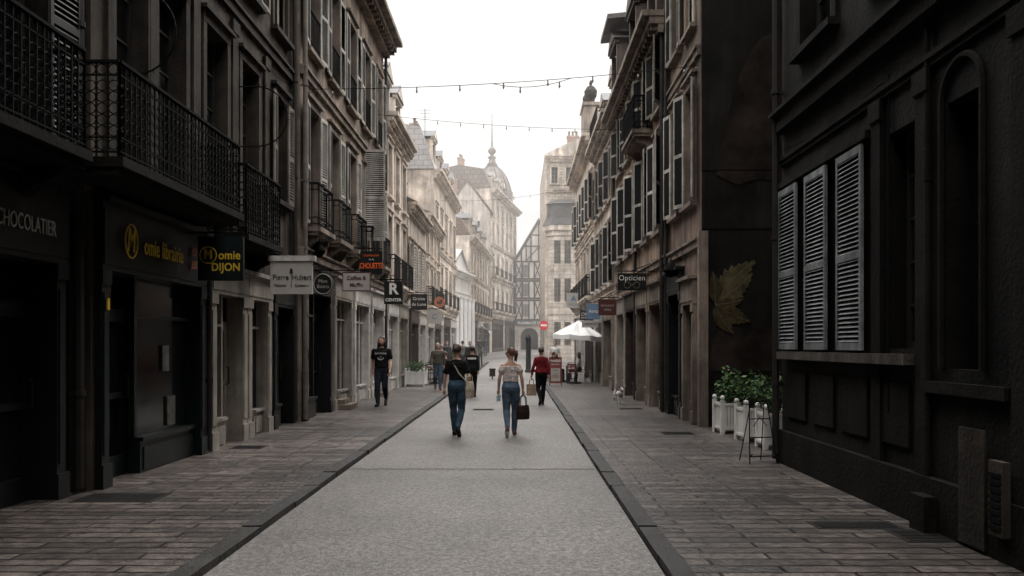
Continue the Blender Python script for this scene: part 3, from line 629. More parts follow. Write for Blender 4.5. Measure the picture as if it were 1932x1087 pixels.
E=house('ochre house with eaves, shuttered windows and a tall dormer',(3.55,28),(3.55,18.9),9.6,wall='plaster_ochre',trim='stone_tan',
 floors=[dict(z=4.5,h=2.3,w=.85,n=5,shut='shut_grey',ang=.45),dict(z=7.5,h=1.6,w=.85,n=5,shut='shut_olive',ang=.45)],
 shops=[dict(u0=.15,u1=2.3,h=3.2,mat='wood_grey'),dict(u0=2.5,u1=4.6,h=3.2,mat='wood_brown'),dict(u0=4.8,u1=6.8,h=3.2,mat='stone_tan'),dict(u0=7,u1=8.9,h=3.2,mat='stone_tan',nb=1)],
 bands=[(3.6,.15,.07)],cornice=.6,roof=('mansard',3.0,'slate'),dorms=[(.9,9.7,{'h':2.0,'w':1.2,'y':-.25,'st':'wood_brown'}),(4.2,9.7,{'h':1.9,'w':1.1,'y':-.1,'st':'wood_brown'}),(7.6,9.7,{'h':1.6,'w':1.1,'y':-.1,'st':'wood_brown'})],chims=[(2.6,2,12,{})])
b=MB(); b.extr([(-.2,-.6,12.35),(-.2,3,12.7),(-.2,3,12.85),(-.2,-.6,12.5)],(2.2,0,0),'slate'); b.obj('roof',E)
pipe(E,9.0,.1,9.3,'pipe'); pipe(E,4.7,.1,9.3,'pipe')
o=balcony(E,5.2,7.2,7.35,dep=.5,h=.9,stone='stone_tan')
E=house('narrow tan house with iron balcony at the eaves',(3.45,34.6),(3.45,28.04),10.0,wall='plaster_cream',trim='stone_trim',
 floors=[dict(z=3.9,h=2.2,w=.85,n=4,shut='shut_grey',pitch=.1,ang=.4),dict(z=7,h=1.9,w=.85,n=4,shut='shut_tan',pitch=.1,ang=.4)],shops=[dict(u0=.2,u1=3.2,h=3.1,mat='wood_grey'),dict(u0=3.4,u1=6.4,h=3.1,mat='stone_tan')],
 bands=[(3.4,.14,.07)],cornice=.5,roof=('mansard',2.0,'slate'),dorms=[(1.5,10,{}),(4.8,10,{})],chims=[(3.2,2,12,{})])
balcony(E,.6,3.6,10.1,dep=.35,h=.9,stone='stone_tan',fancy=False)
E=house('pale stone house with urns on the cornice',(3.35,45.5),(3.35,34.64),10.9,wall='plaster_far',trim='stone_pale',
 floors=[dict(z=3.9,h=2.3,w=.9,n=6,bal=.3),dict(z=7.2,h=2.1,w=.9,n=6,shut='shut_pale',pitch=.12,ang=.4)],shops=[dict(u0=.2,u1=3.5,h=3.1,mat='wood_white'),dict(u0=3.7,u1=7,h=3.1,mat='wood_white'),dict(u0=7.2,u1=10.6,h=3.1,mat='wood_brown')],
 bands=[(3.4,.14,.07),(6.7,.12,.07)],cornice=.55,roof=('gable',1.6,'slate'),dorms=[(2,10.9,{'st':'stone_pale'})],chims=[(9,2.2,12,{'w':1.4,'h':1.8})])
for u in (6.6,7.6): 
    b=MB(); b.box(u-.35,u+.35,-.2,.5,10.95,13.0,'stone_trim'); b.box(u-.42,u+.42,-.27,.57,13.0,13.15,'stone_trim'); b.lathe([(.12,0),(.1,.15),(.28,.35),(.32,.6),(.2,.8),(.06,.9),(.09,1.0),(.02,1.15)],(u,.15,13.15),'stone_dark',10); b.obj('urn',E)
E=house('pale stone corner building with turret over a side street',(2.2,63),(8.5,63),16.2,wall='stone_rubble',trim='stone_pale',dep=14,
 floors=[dict(z=5,h=2.2,w=.8,us=[3.3]),dict(z=9,h=2.2,w=.8,us=[3.3]),dict(z=14.0,h=1.3,w=.5,us=[.75,1.9])],cornice=.4,quoin='stone_pale',roof=('flat',.1,'slate_pale'),bands=[(13.3,.15,.1)],chims=[(2.3,1.5,16.6,{'w':.9,'h':1.4})])
b=MB(); b.extr([(0,-.3,16.25),(6.3,-.3,16.25),(6.3,-.3,18.4),(2.4,-.3,17.4)],(0,6,0),'stone_pale'); b.obj('gable',E)
def bay(r,z0,z1,mat,b,r2=None):
    r2=r2 or r; P=lambda q,z:[(1.35-q,-.002,z),(1.35-q*.62,-q*.5,z),(1.35+q*.62,-q*.5,z),(1.35+q,-.002,z)]
    A=P(r,z0);C=P(r2,z1)
    for i in range(3): b.poly([A[i],A[i+1],C[i+1],C[i]],mat)
    b.poly(A,mat); b.poly(C,mat)
b=MB(); bay(1.15,-.3,9.8,'stone_block',b); bay(1.22,3.6,3.9,'stone_pale',b); bay(1.2,7.0,7.2,'stone_pale',b); bay(1.3,9.8,10.2,'stone_pale',b); bay(1.55,10.2,10.6,'stone_pale',b)
bay(1.6,10.6,11.2,'slate',b,1.25); bay(1.25,11.2,12.3,'slate',b,1.15); bay(1.4,12.3,12.6,'slate',b,.9); b.obj('turret',E)
for z in (1.2,4.6,7.6):
    for x in (.95,1.75): place(win_mesh(.5,1.8,'wood_frame','stone_pale',False,4,False,False),'window',E,(x,-.575-.2,z))
E=house('unseen dark house added across the street end to shade the foreground',(9,-12.2),(-9,-12.2),19,wall='plaster_shade_dark',trim='stone_dark',floors=[dict(z=4,h=2.3,w=1,n=6),dict(z=8,h=2.3,w=1,n=6)],shops=[dict(u0=2,u1=6,h=3.3,mat='wood_black'),dict(u0=8,u1=12,h=3.3,mat='wood_black')])  # added behind the camera, unseen, to darken the near street
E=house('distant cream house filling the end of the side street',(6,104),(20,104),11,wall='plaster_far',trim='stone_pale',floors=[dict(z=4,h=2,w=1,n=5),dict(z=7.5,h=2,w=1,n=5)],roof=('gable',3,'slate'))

# ---------------------------------------------------------------- signs
def hsign(x0,y0,x1,y1,Y,board,lines,wallx,label,shape='rect',frame=None,extra=None):
    X0,Z1=W(x0,y0,Y); X1,Z0=W(x1,y1,Y); cx,cz=(X0+X1)/2,(Z0+Z1)/2; w,h=X1-X0,Z1-Z0
    E=thing('hanging_sign',label,'sign',(cx,Y,cz),0,'shop signs hanging over the pavement')
    b=MB()
    if shape=='rect':
        b.box(-w/2,w/2,-.03,.03,-h/2,h/2,board)
        if frame: 
            for q in ((-w/2-.015,w/2+.015,h/2,h/2+.02),(-w/2-.015,w/2+.015,-h/2-.02,-h/2)): b.box(q[0],q[1],-.036,.036,q[2],q[3],frame)
            for q in ((-w/2-.015,-w/2),(w/2,w/2+.015)): b.box(q[0],q[1],-.036,.036,-h/2,h/2,frame)
    else:
        n=28; b.extr([(w/2*math.cos(2*math.pi*k/n),-.03,h/2*math.sin(2*math.pi*k/n)) for k in range(n)],(0,.06,0),board)
        if frame: b.tube([(w/2*.9*math.cos(2*math.pi*k/n),-.032,h/2*.9*math.sin(2*math.pi*k/n)) for k in range(n)],.008,frame,n=4,closed=True)
    bo=b.obj('board',E)
    s=-1 if wallx<cx else 1; wl=wallx-cx
    b=MB(); b.tube([(wl,0,h/2+.06),(-s*w/2,0,h/2+.06)],.014,'iron')
    b.tube([(wl,0,h/2+.06),(wl,0,h/2+.3),(0,0,h/2+.07)],.01,'iron')
    for xx_ in (-w*.35,w*.35): b.tube([(xx_,0,h/2-.01),(xx_,0,h/2+.06)],.008,'iron')
    b.obj('bracket',E)
    for (t_,sz,dx,dz,mt,*r) in lines: text(E,t_,sz,dx*w,-.036,dz*h,mt,sx=r[0] if r else 1,bold=r[1] if len(r)>1 else .0,sp=r[2] if len(r)>2 else 1)
    if extra:
        b=MB(); extra(b,w,h); b.obj('emblem',E)
    return E
def ring(b,cx,cz,r,mat,th=.012,y=-.036,n=18): b.tube([(cx+r*math.cos(2*math.pi*k/n),y,cz+r*math.sin(2*math.pi*k/n)) for k in range(n)],th,mat,n=4,closed=True)
hsign(375,447,460,530,11.0,'wood_green',[('M',.2,-.27,.09,'yellow',.8,.003),('omie',.17,.2,.07,'yellow',.85,.003,1.05),('DIJON',.15,.12,-.2,'yellow',.9,.003,1.05)],-4.7,'square dark green board with yellow hand lettering',extra=lambda b,w,h:ring(b,-w*.27,h*.08,.115,'yellow',.008))
def ex_ph(b,w,h):
    b.tube([(0,-.034,-h*.3),(0,-.034,h*.12)],.006,'ink_black',n=4); b.extr([(-.03,-.036,h*.12),(.03,-.036,h*.12),(.02,-.036,h*.27),(-.02,-.036,h*.27)],(0,.004,0),'ink_black')
    b.box(-w/2-.03,w/2+.05,-.06,.06,h/2+.0,h/2+.09,'wood_white')
hsign(511,493,590,555,13.5,'board_white',[('Pierre',.14,-.25,.0,'ink_black',.8),('Hubert',.14,.25,.0,'ink_black',.8),('Pâtissier',.065,-.26,-.24,'ink_black'),('Créateur',.065,.26,-.24,'ink_black')],-4.7,'off-white fabric banner sign with dark serif lettering',extra=ex_ph)
hsign(591,515,629,557,15.8,'board_black',[('Mon',.1,0,.12,'ink_grey'),('Bistro',.1,0,-.12,'ink_grey')],-4.7,'round black sign with pale ring',shape='round',frame='ink_grey')
hsign(648,515,698,548,18.6,'board_white',[('Coffee &',.13,0,.2,'board_brown',.95,.002),('Muffin',.13,0,-.2,'board_brown',.95,.002)],-4.55,'white rectangular cafe sign with brown frame',frame='board_brown')
hsign(680,474,722,518,20.4,'board_black',[('COMPAGNIE',.07,0,.3,'orange'),('CHOUETTE',.19,0,-.14,'orange',.6,.005),('de la',.07,0,.14,'ink_white')],-4.55,'black square sign with orange lettering')
hsign(725,531,760,574,24,'board_black',[('R',.46,0,.15,'ink_white',1,.015),('CENTER',.13,0,-.32,'ink_white',1,.003)],-4.55,'black sign with a large white R')
hsign(775,555,806,585,30.3,'board_black',[('Graine',.17,0,.2,'ink_white'),('de Lune',.17,0,-.15,'ink_white')],-4.5,'dark sign with small white lettering')
hsign(819,560,839,580,38,'orange_dull',[],-4.45,'round orange sign with dark animal silhouette',shape='round',extra=lambda b,w,h:(b.ball((0,-.03,-.03),(.13,.01,.08),'board_brown'),b.ball((.1,-.03,.06),(.06,.01,.06),'board_brown')))
hsign(806,585,834,611,34,'board_white',[('C',.3,0,0,'board_blue')],-4.45,'white banner with a blue ring emblem')
def ex_opt(b,w,h):
    for sd in (-1,1): ring(b,sd*.12,-h*.2,.08,'wood_frame',.01)
    b.tube([(-.04,-.036,-h*.17),(.04,-.036,-h*.17)],.01,'wood_frame',n=4)
hsign(1165,516,1219,548,20.5,'board_black',[('Opticien',.19,0,.22,'ink_white',.95,0,1.08)],3.55,'black optician sign with glasses emblem',extra=ex_opt)
hsign(1129,565,1163,595,26.2,'board_brown',[('RESTAURANT',.09,0,.1,'board_white',.8),('GRILL',.1,0,-.15,'board_white')],3.55,'dark red hanging restaurant sign')
hsign(1107,573,1133,602,31,'board_blue',[('Amo',.2,0,0,'ink_white',1,.002)],3.45,'square blue-grey sign with white lettering')
hsign(1094,586,1111,604,35.5,'board_black',[('OK',.2,0,.1,'ink_white'),('BAGEL',.1,0,-.25,'ink_white')],3.35,'small black bagel shop sign')
hsign(1098,605,1128,618,32.3,'board_white',[("L'APOSTO'",.13,0,0,'ink_black')],3.45,'narrow pale sign with dark lettering')
hsign(1069,553,1095,581,40,'board_white',[('AZUR',.2,0,-.25,'board_blue')],3.35,'white sign with a blue triangle',extra=lambda b,w,h:b.extr([(-.15,-.036,-.02),(.15,-.036,-.02),(0,-.036,.28)],(0,.004,0),'board_blue'))
Y=56; X,Z=W(1026,614,Y); g=gz(Y)
E=thing('road_sign','round red no-entry sign on a grey pole','road sign',(X,Y,g))
b=MB(); b.tube([(0,0,0),(0,0,Z-g+.35)],.035,'zinc',n=8); b.obj('pole',E)
b=MB(); b.extr([(.33*math.cos(2*math.pi*k/24),-.05,Z-g+.33*math.sin(2*math.pi*k/24)) for k in range(24)],(0,.01,0),'sign_red'); b.box(-.22,.22,-.056,-.051,Z-g-.065,Z-g+.065,'ink_white'); b.obj('disc',E)
Y=44; X,_=W(997,700,Y); g=gz(Y)
b=MB(); b.lathe([(.2,0),(.2,.12),(.15,.16),(.14,1.7),(.17,1.75),(.17,1.95),(.1,2.05)],(0,0,0),'board_black',12); o=b.obj('street_post',None,(X,Y,g)); tag(o,'thick black cylindrical post beside the kerb','post')
Y=38; X,_=W(929,700,Y)
b=MB(); b.box(-.14,.14,-.1,.1,.12,.45,'c_leather'); b.box(-.16,.16,-.12,.12,.45,.5,'board_black'); b.box(-.03,.03,-.03,.03,0,.12,'board_black'); o=b.obj('bollard_box',None,(X,Y,gz(Y))); tag(o,'low dark box bollard standing on the road','bollard')
for X,Y in ((1.35,47),(1.45,50),(1.55,53),(-2.3,48),(-2.28,51)):
    b=MB(); b.lathe([(.08,0),(.08,.08),(.055,.1),(.05,.85),(.065,.88),(.05,.97),(.01,1.0)],(0,0,0),'board_black',10); o=b.obj('bollard',None,(X,Y,gz(Y))); tag(o,'slim black iron bollard beside the kerb','bollard','bollards along the kerb')
Zc=W(462,220,13.3)[1]
b=MB(); pts=[(.5*math.cos(a),0,.5*math.sin(a)) for a in [-1.5+k*.2 for k in range(16)]]
b.tube(pts,.012,'iron',n=5)
for p in pts: b.tube([p,(p[0]*1.1,0,p[2]*1.1)],.005,'iron',n=3)
b.tube([(-.35,0,.5),(.04,0,.5)],.012,'iron'); b.tube([(-.35,0,-.5),(.04,0,-.5)],.012,'iron')
me_=b.mesh('iron_hoop')
for loc in ((-4.35,13.3,Zc),(-4.45,9.2,W(230,60,9.2)[1])): o=place(me_,'iron_hoop',None,loc); tag(o,'curved spiked iron hoop fixed to the wall','ornament','spiked iron hoops')
for px,py,Y,wx in ((1266,512,17.6,3.62),(600,475,17.5,-4.55)):
    X,Z=W(px,py,Y); E=thing('wall_lamp','round black street lamp on a wall bracket','lamp',(X,Y,Z),0,'wall lamps')
    b=MB(); b.ball((0,0,0),.14,'iron',12,8); b.lathe([(.16,-.02),(.17,.03),(.06,.17),(.03,.25)],(0,0,0),'iron',12); b.obj('lamp_shade',E,smooth=True)
    b=MB(); b.tube([(0,0,.2),(0,0,.32),((wx-X)*.5,0,.38),(wx-X,0,.25)],.015,'iron'); b.obj('bracket',E)
def strings(P,Q,sag,n,label):
    P=Vector(P);Q=Vector(Q); E=thing('string_light',label,'string light',P,0,'light strings across the street')
    f=lambda t:(Q-P)*t-Vector((0,0,sag*4*t*(1-t)))
    b=MB(); b.tube([f(k/24) for k in range(25)],.007,'iron',n=4); b.obj('cable',E)
    def bm():
        c=MB(); c.tube([(0,0,0),(0,0,-.05)],.012,'iron',n=6); c.lathe([(.012,-.05),(.022,-.08),(.022,-.1),(.006,-.13)],(0,0,0),'bulb',8); return c.mesh('bulb')
    me=cached('bulb',bm)
    for i in range(n): place(me,'bulb',E,f((i+.7)/n))
strings((-4.55,16.9,7.1),(3.62,15.9,7.25),.12,9,'cable of small bulbs strung between the facades')
strings((-.5,16.4,7.05),(1.1,16.2,7.1),.12,2,'short slack cable with bulbs hanging below another')
strings((-4.55,25.6,9.1),(3.55,25.6,8.6),.12,11,'cable of small bulbs strung between the facades')
strings((-4.6,48,10.4),(2.9,45.3,10.6),.25,8,'cable of small bulbs strung between the facades')
b=MB(); b.tube([(0,0,0),(0,0,1.6)],.02,'iron',n=5)
for z,l in ((1.5,.4),(1.3,.3),(1.1,.35)): b.tube([(-l,0,z),(l,0,z)],.01,'iron',n=4)
o=b.obj('antenna',None,(-5.4,46.5,W(801,250,46.5)[1]-.2)); tag(o,'thin television antenna on a roof','antenna')

# ---------------------------------------------------------------- plants & planters
def foliage(b,c,r,n,s,mats,rnd):
    for _ in range(n):
        while True:
            p=Vector((rnd.uniform(-1,1),rnd.uniform(-1,1),rnd.uniform(-1,1)))
            if .25<p.length<1: break
        p=Vector((p.x*r[0],p.y*r[1],p.z*r[2]))+Vector(c)
        p+=Vector((0,0,.05*math.sin(p.x*17)+.04*math.sin(p.y*23)))
        a=Vector((rnd.gauss(0,1),rnd.gauss(0,1),rnd.gauss(0,.7))).normalized(); q=a.cross(Vector((rnd.gauss(0,1),rnd.gauss(0,1),rnd.gauss(0,1)))).normalized()
        k=s*rnd.uniform(.6,1.3); b.poly([p-a*k,p-q*k*.45,p+a*k,p+q*k*.45],rnd.choice(mats))
def planter(X,Y,w,h,label,fh=.5,fl=True,n=420,box='white_paint'):
    E=thing('planter',label,'planter',(X,Y,.05 if Y<45 else gz(Y)),R.uniform(-.1,.1),'white planters')
    b=MB(); p=w/2; t=.035
    for sx in (-1,1):
        for sy in (-1,1):
            b.box(sx*p-t,sx*p+t,sy*p-t,sy*p+t,0,h+.03,box); b.ball((sx*p,sy*p,h+.075),.045,box,10,7)
    for i in range(6):
        for sd in (-1,1):
            a=-p+t+(w-2*t)*i/6; c=a+(w-2*t)/6-.01
            b.box(a,c,sd*p-.012,sd*p+.012,.1,h-.03,box); b.box(sd*p-.012,sd*p+.012,a,c,.1,h-.03,box)
    for z in (.08,h-.07):
        for sd in (-1,1): b.box(-p+t,p-t,sd*p-.025,sd*p+.025,z,z+.045,box); b.box(sd*p-.025,sd*p+.025,-p+t,p-t,z,z+.045,box)
    b.box(-p+.02,p-.02,-p+.02,p-.02,h-.12,h-.08,'earth'); b.obj('box',E)
    b=MB(); rr=random.Random(int(X*100+Y))
    foliage(b,(0,0,h+fh*.4),(w*.68,w*.68,fh*.5),n,.045,['leaf_a','leaf_b','leaf_b','leaf_c'],rr)
    for k in range(11):
        a=rr.uniform(0,6.28); q=rr.uniform(.1,.32); d=Vector((math.cos(a)*q,math.sin(a)*q,fh*rr.uniform(.6,1.3))); b.tube([(0,0,h-.1),Vector((0,0,h-.1))+d],.006,'leaf_b',n=3)
        foliage(b,Vector((0,0,h-.05))+d,(.12,.12,.1),16,.04,['leaf_c','leaf_a','leaf_b'],rr)
    if fl: foliage(b,(0,0,h+fh*.5),(w*.68,w*.68,fh*.6),10,.022,['flower'],rr)
    b.obj('plant',E)
planter(4.02,12.4,.42,.58,'white slatted planter with ball finials and leafy shrub')
planter(3.98,13.4,.42,.58,'white slatted planter with ball finials and leafy shrub')
planter(3.9,14.6,.42,.58,'white slatted planter with ball finials and leafy shrub')
planter(-4.0,31.5,.72,.6,'wide white planter with green bushy plants',fh=.35,n=380)
E=thing('easel_stand','thin black wire display stand on the pavement','stand',(3.3,10.9,.05),.2)
b=MB()
for sx in (-1,1): b.tube([(sx*.2,-.15,0),(sx*.13,.0,.85)],.009,'iron'); b.tube([(sx*.16,.22,0),(sx*.1,.02,.8)],.008,'iron'); b.tube([(sx*.19,-.13,.1),(sx*.19,-.2,.14)],.008,'iron')
for z in (.1,.35,.6,.84): b.tube([(-.2+z*.08,-.15+z*.17,z),(.2-z*.08,-.15+z*.17,z)],.008,'iron')
b.tube([(-.1,-.06,.5),(0,-.04,.62),(.1,-.06,.5)],.007,'iron'); b.obj('frame',E)
for px,py,w in ((612,778,.5),(678,752,.5)):
    Y=F*CH/(py-HY)+.5; b=MB(); b.box(0,.38,-.45,.45,0,.14,'stone_tan'); b.box(0,.2,-.35,.35,.14,.26,'stone_tan'); o=b.obj('door_step',None,(-4.5,Y,.04)); tag(o,'worn stone step at a doorway','step','door steps')
def chair(X,Y,rz,lab='black bistro chair on the terrace',sm='wood_brown'):
    E=thing('bistro_chair',lab,'chair',(X,Y,gz(Y)+.05),rz,'cafe terrace chairs')
    b=MB()
    for sx in (-1,1):
        b.tube([(sx*.19,-.2,0),(sx*.17,-.17,.45)],.015,'iron'); b.tube([(sx*.19,.22,0),(sx*.17,.18,.45),(sx*.17,.23,.85)],.015,'iron')
    b.tube([(-.17,.23,.85),(-.1,.25,.9),(.1,.25,.9),(.17,.23,.85)],.015,'iron'); b.obj('frame',E)
    b=MB(); b.box(-.2,.2,-.2,.2,.44,.465,sm); b.obj('seat',E)
    b=MB(); 
    for z in (.58,.68,.78): b.box(-.165,.165,.2+(z-.45)*.09,.215+(z-.45)*.09,z,z+.055,sm)
    b.obj('backrest',E)
def table(X,Y):
    E=thing('bistro_table','small round cafe table on a pedestal','table',(X,Y,gz(Y)+.05),0,'cafe terrace tables')
    b=MB(); b.lathe([(.33,.72),(.34,.73),(.34,.75),(.32,.755)],(0,0,0),'wood_white',18); b.obj('table_top',E)
    b=MB(); b.lathe([(.22,0),(.2,.03),(.03,.06),(.025,.72)],(0,0,0),'iron',10); b.obj('pedestal',E)
chair(-3.55,32.6,.3); table(-3.45,33.4); chair(-3.5,34.2,2.9); chair(-2.95,33.4,-1.5); chair(-3.85,36.2,.2); table(-3.8,37.1); chair(-3.75,38,2.9); chair(-3.2,37,-1.5)
RL='red slatted bistro chair on the terrace'
chair(2.75,34.6,-1.5,RL,'board_red'); table(2.15,34.6); chair(1.55,34.9,1.4,RL,'board_red'); table(2.5,37); chair(3.0,37.2,-1.6,RL,'board_red'); chair(1.9,37.2,1.5,RL,'board_red'); chair(2.3,33.3,3.0,RL,'board_red')
E=thing('menu_board','red and white bagel menu board standing by the kerb','menu board',(W(1048,700,31.6)[0],31.6,.05),.05)
b=MB(); b.box(-.22,.22,-.02,.02,.1,1.1,'board_red'); b.box(-.25,.25,-.03,.03,1.1,1.14,'board_brown'); b.box(-.25,-.22,-.03,.03,0,1.1,'board_brown'); b.box(.22,.25,-.03,.03,0,1.1,'board_brown'); b.box(-.18,.18,-.026,-.021,.18,.7,'board_white'); b.obj('board',E)
text(E,'BAGELS',.115,0,-.024,.99,'ink_white',1,0,.005); text(E,'SALADES',.085,0,-.024,.85,'ink_white'); text(E,'MENU',.08,0,-.03,.61,'board_red')
text(E,'FRITES\nBURGERS\nDESSERTS',.062,0,-.03,.4,'board_red')
Y=33.5; X,_=W(1085,600,Y); E=thing('parasol','white open parasol over the cafe terrace','parasol',(X,Y,.05))
b=MB(); top=(0,0,2.66); n=8; r=1.12; rim=[(r*math.cos(2*math.pi*(k+.5)/n),r*math.sin(2*math.pi*(k+.5)/n),2.04) for k in range(n)]
for k in range(n):
    a,c=rim[k],rim[(k+1)%n]; m1=tuple((a[i]+c[i])/2*(.98 if i<2 else 1)-(.04 if i==2 else 0) for i in range(3)); q=((a[0]+c[0])*.25,(a[1]+c[1])*.25,2.28); qa=(a[0]*.5,a[1]*.5,2.35); qc=(c[0]*.5,c[1]*.5,2.35)
    b.poly([top,qa,q],'cloth_white');b.poly([top,q,qc],'cloth_white');b.poly([qa,a,m1,q],'cloth_white');b.poly([q,m1,c,qc],'cloth_white')
    b.poly([a,(a[0],a[1],a[2]-.2),(m1[0],m1[1],m1[2]-.19),m1],'cloth_white'); b.poly([m1,(m1[0],m1[1],m1[2]-.19),(c[0],c[1],c[2]-.2),c],'cloth_white')
o=b.obj('canopy',E); o.rotation_euler=(.0,.06,0)
b=MB(); b.tube([(0,0,0),(0,0,2.75)],.025,'wood_frame',n=8); b.obj('pole',E); b=MB(); b.lathe([(.28,0),(.28,.06),(.05,.1),(.04,.3)],(0,0,0),'stone_dark',14); b.obj('base',E)
def awn(X,Y,w,label,mat='cloth_white'):
    b=MB(); b.extr([(0,0,2.9),(.9,0,2.35),(.9,0,2.15),(.88,0,2.15),(.88,0,2.33),(0,0,2.87)],(0,w,0),mat); o=b.obj('awning',None,(X,Y,gz(Y))); tag(o,label,'awning')
awn(-3.55,74,4,'white sloping shop awning')

# ---------------------------------------------------------------- people
def remesh(mb,vox,mat,it=3,fold=0,cut=None):
    me0=mb.mesh('tmp'); o=bpy.data.objects.new('tmp',me0); TS.collection.objects.link(o)
    md=o.modifiers.new('r','REMESH'); md.mode='VOXEL'; md.voxel_size=vox; md.use_smooth_shade=True
    s=o.modifiers.new('s','SMOOTH'); s.factor=.5; s.iterations=it
    me=evalmesh(o); bpy.data.objects.remove(o)
    if fold:
        for v in me.vertices:
            p=v.co; d=noise.noise(Vector((p.x*9,p.y*9,p.z*5)))+.8*noise.noise(Vector((p.x*16,p.y*16,p.z*30)))
            v.co=p+v.normal*d*fold
    me.materials.clear(); me.materials.append(M[mat])
    me.polygons.foreach_set('material_index',[0]*len(me.polygons)); me.polygons.foreach_set('use_smooth',[True]*len(me.polygons)); return me
def V(*a): return Vector(a)
def limb(b,pts,rad,m='skin'):
    b.tube(pts,rad,m,n=12)
    for p,r in zip(pts,rad): b.ball(p,r*.99,m,10,7)
def person(loc,rz,H,label,pose='walk',s=1,female=True,top='c_black',bot='c_jeans',hair='hair_dark',style='long',sleeve='short',shoe='shoe_black',turn=0,arms=None,skin='skin',swing=1,tuck=True,vox=.016,glasses=False,extra=None,wide=1.0):
    k=H/1.68; E=thing('person',label,'person',(loc[0],loc[1],gz(loc[1])+(loc[2] if len(loc)>2 else 0)),rz,'people in the street'); E.scale=(k,k,k)
    sw=.152 if female else .18; hp=.085; J={}
    if pose=='walk':
        fr,bk=s,-s
        J['leg',fr]=[V(fr*hp,0,.9),V(fr*.082,.12,.49),V(fr*.065,.16,.085)]; J['foot',fr]=[V(fr*.065,.11,.045),V(fr*.07,.21,.045),V(fr*.085,.31,.03)]
        J['leg',bk]=[V(bk*hp,0,.9),V(bk*.08,.03,.48),V(bk*.06,-.27,.2)]; J['foot',bk]=[V(bk*.06,-.31,.165),V(bk*.065,-.235,.085),V(bk*.07,-.16,.03)]
    elif pose=='stand':
        for q in (-1,1): J['leg',q]=[V(q*hp,0,.9),V(q*(hp+.005),.015,.49),V(q*.09,-.01,.09)]; J['foot',q]=[V(q*.09,-.05,.045),V(q*.095,.04,.045),V(q*.11,.16,.03)]
    else:
        for q in (-1,1): J['leg',q]=[V(q*hp,0,.54),V(q*.11,.4,.52),V(q*.1,.42,.09)]; J['foot',q]=[V(q*.1,.38,.045),V(q*.1,.48,.045),V(q*.105,.6,.03)]
    dz=0 if pose!='sit' else -.37
    for q in (-1,1):
        sy=(-q*s*.10*swing) if pose=='walk' else .02
        J['arm',q]=[V(q*sw,0,1.345+dz),V(q*(sw+.05),-.03+sy*.6,1.1+dz),V(q*(sw+.055),.05+sy*1.5,.87+dz)]
        if pose=='sit': J['arm',q]=[V(q*sw,0,1.345+dz),V(q*(sw+.05),.05,1.12+dz),V(q*(sw-.03),.28,1.1+dz)]
    if arms:
        for q,(e,w) in arms.items(): J['arm',q][1]=V(*e); J['arm',q][2]=V(*w)
    hipx,wst,chx=(.165,.115,.138) if female else (.152,.14,.163)
    T=[(0,0,.82+dz,.11,.08),(0,-.015,.88+dz,hipx-.008,.112),(0,-.017,.94+dz,hipx,.118),(0,-.005,1.01+dz,hipx-.022,.1),(0,.005,1.1+dz,wst,.085),(0,.008,1.2+dz,(wst+chx)/2,.095),(0,.008,1.28+dz,chx,.103),(0,-.003,1.34+dz,chx*.98,.092),(0,-.01,1.385+dz,chx*.82,.072),(0,-.014,1.42+dz,chx*.5,.058),(0,-.015,1.435+dz,.055,.052)]
    T=[(a,b_,c,d*wide,e*wide) for a,b_,c,d,e in T]
    b=MB(); b.rings(T,skin,20); b.tube([(0,-.018,1.38+dz),(0,.0,1.53+dz)],.048,skin,n=12)
    LR=[.084,.055,.039] if female else [.086,.058,.042]
    for q in (-1,1):
        a,c,d=J['leg',q]; m1=c.lerp(d,.3)+V(0,-.012,0); limb(b,[a,a.lerp(c,.5),c,m1,d],[LR[0],LR[0]*.88,LR[1],LR[1]*1.0,LR[2]*.85],skin)
        f=J['foot',q]; b.tube(f,[.032,.036,.022],skin,n=10)
        a,c,d=J['arm',q]; ar=.041 if female else .048; limb(b,[a,a.lerp(c,.5),c,c.lerp(d,.3),d],[ar*1.12,ar,ar*.84,ar*.85,ar*.55],skin)
    body=remesh(b,vox,skin,2)
    B=MB(); B.addmesh(body,skin)
    for q in (-1,1):
        a,c,d=J['arm',q]; t=(d-c).normalized(); fwd=V(0,1,0); fwd=(fwd-t*fwd.dot(t)).normalized(); inn=t.cross(fwd)*(1 if t.cross(fwd).x*q<0 else -1)
        B.tube([d-t*.02,d+t*.03,d+t*.085],[.024,.03,.027],skin,n=10)
        for i,(off,ln) in enumerate(((.028,.072),(.01,.08),(-.009,.075),(-.026,.06))):
            p0=d+t*.075+fwd*off; p1=p0+t*ln*.45+inn*.006; p2=p1+t*ln*.3+inn*.024; p3=p2+t*ln*.08+inn*.026
            B.tube([p0,p1,p2,p3],[.0095,.009,.0085,.006],skin,n=7)
        p0=d+t*.03+fwd*.022; B.tube([p0,p0+t*.03+fwd*.028,p0+t*.06+fwd*.03+inn*.016],[.012,.0105,.008],skin,n=7)
    hc=V(0,.015,1.575+dz); Rm=Matrix.Rotation(turn,3,'Z')
    hb=MB(); hb.ball((0,0,0),(.073,.093,.115),skin,24,18)
    hv=[]
    for (x,y,z) in hb.v:
        if z<-.02: f_=1-.3*min(1,(-z-.02)/.09); x*=f_; y=y*(1-.1*min(1,(-z-.02)/.09))+.008
        if y>.06 and -.005<z<.025 and .015<abs(x)<.045: y-=.007
        if y>.05 and -.1<z<-.075 and abs(x)<.03: y+=.006
        hv.append((x,y,z))
    hb.v=hv
    hb.tube([(0,.084,.014),(0,.1,-.018),(0,.088,-.03)],[.007,.012,.010],skin,n=8)
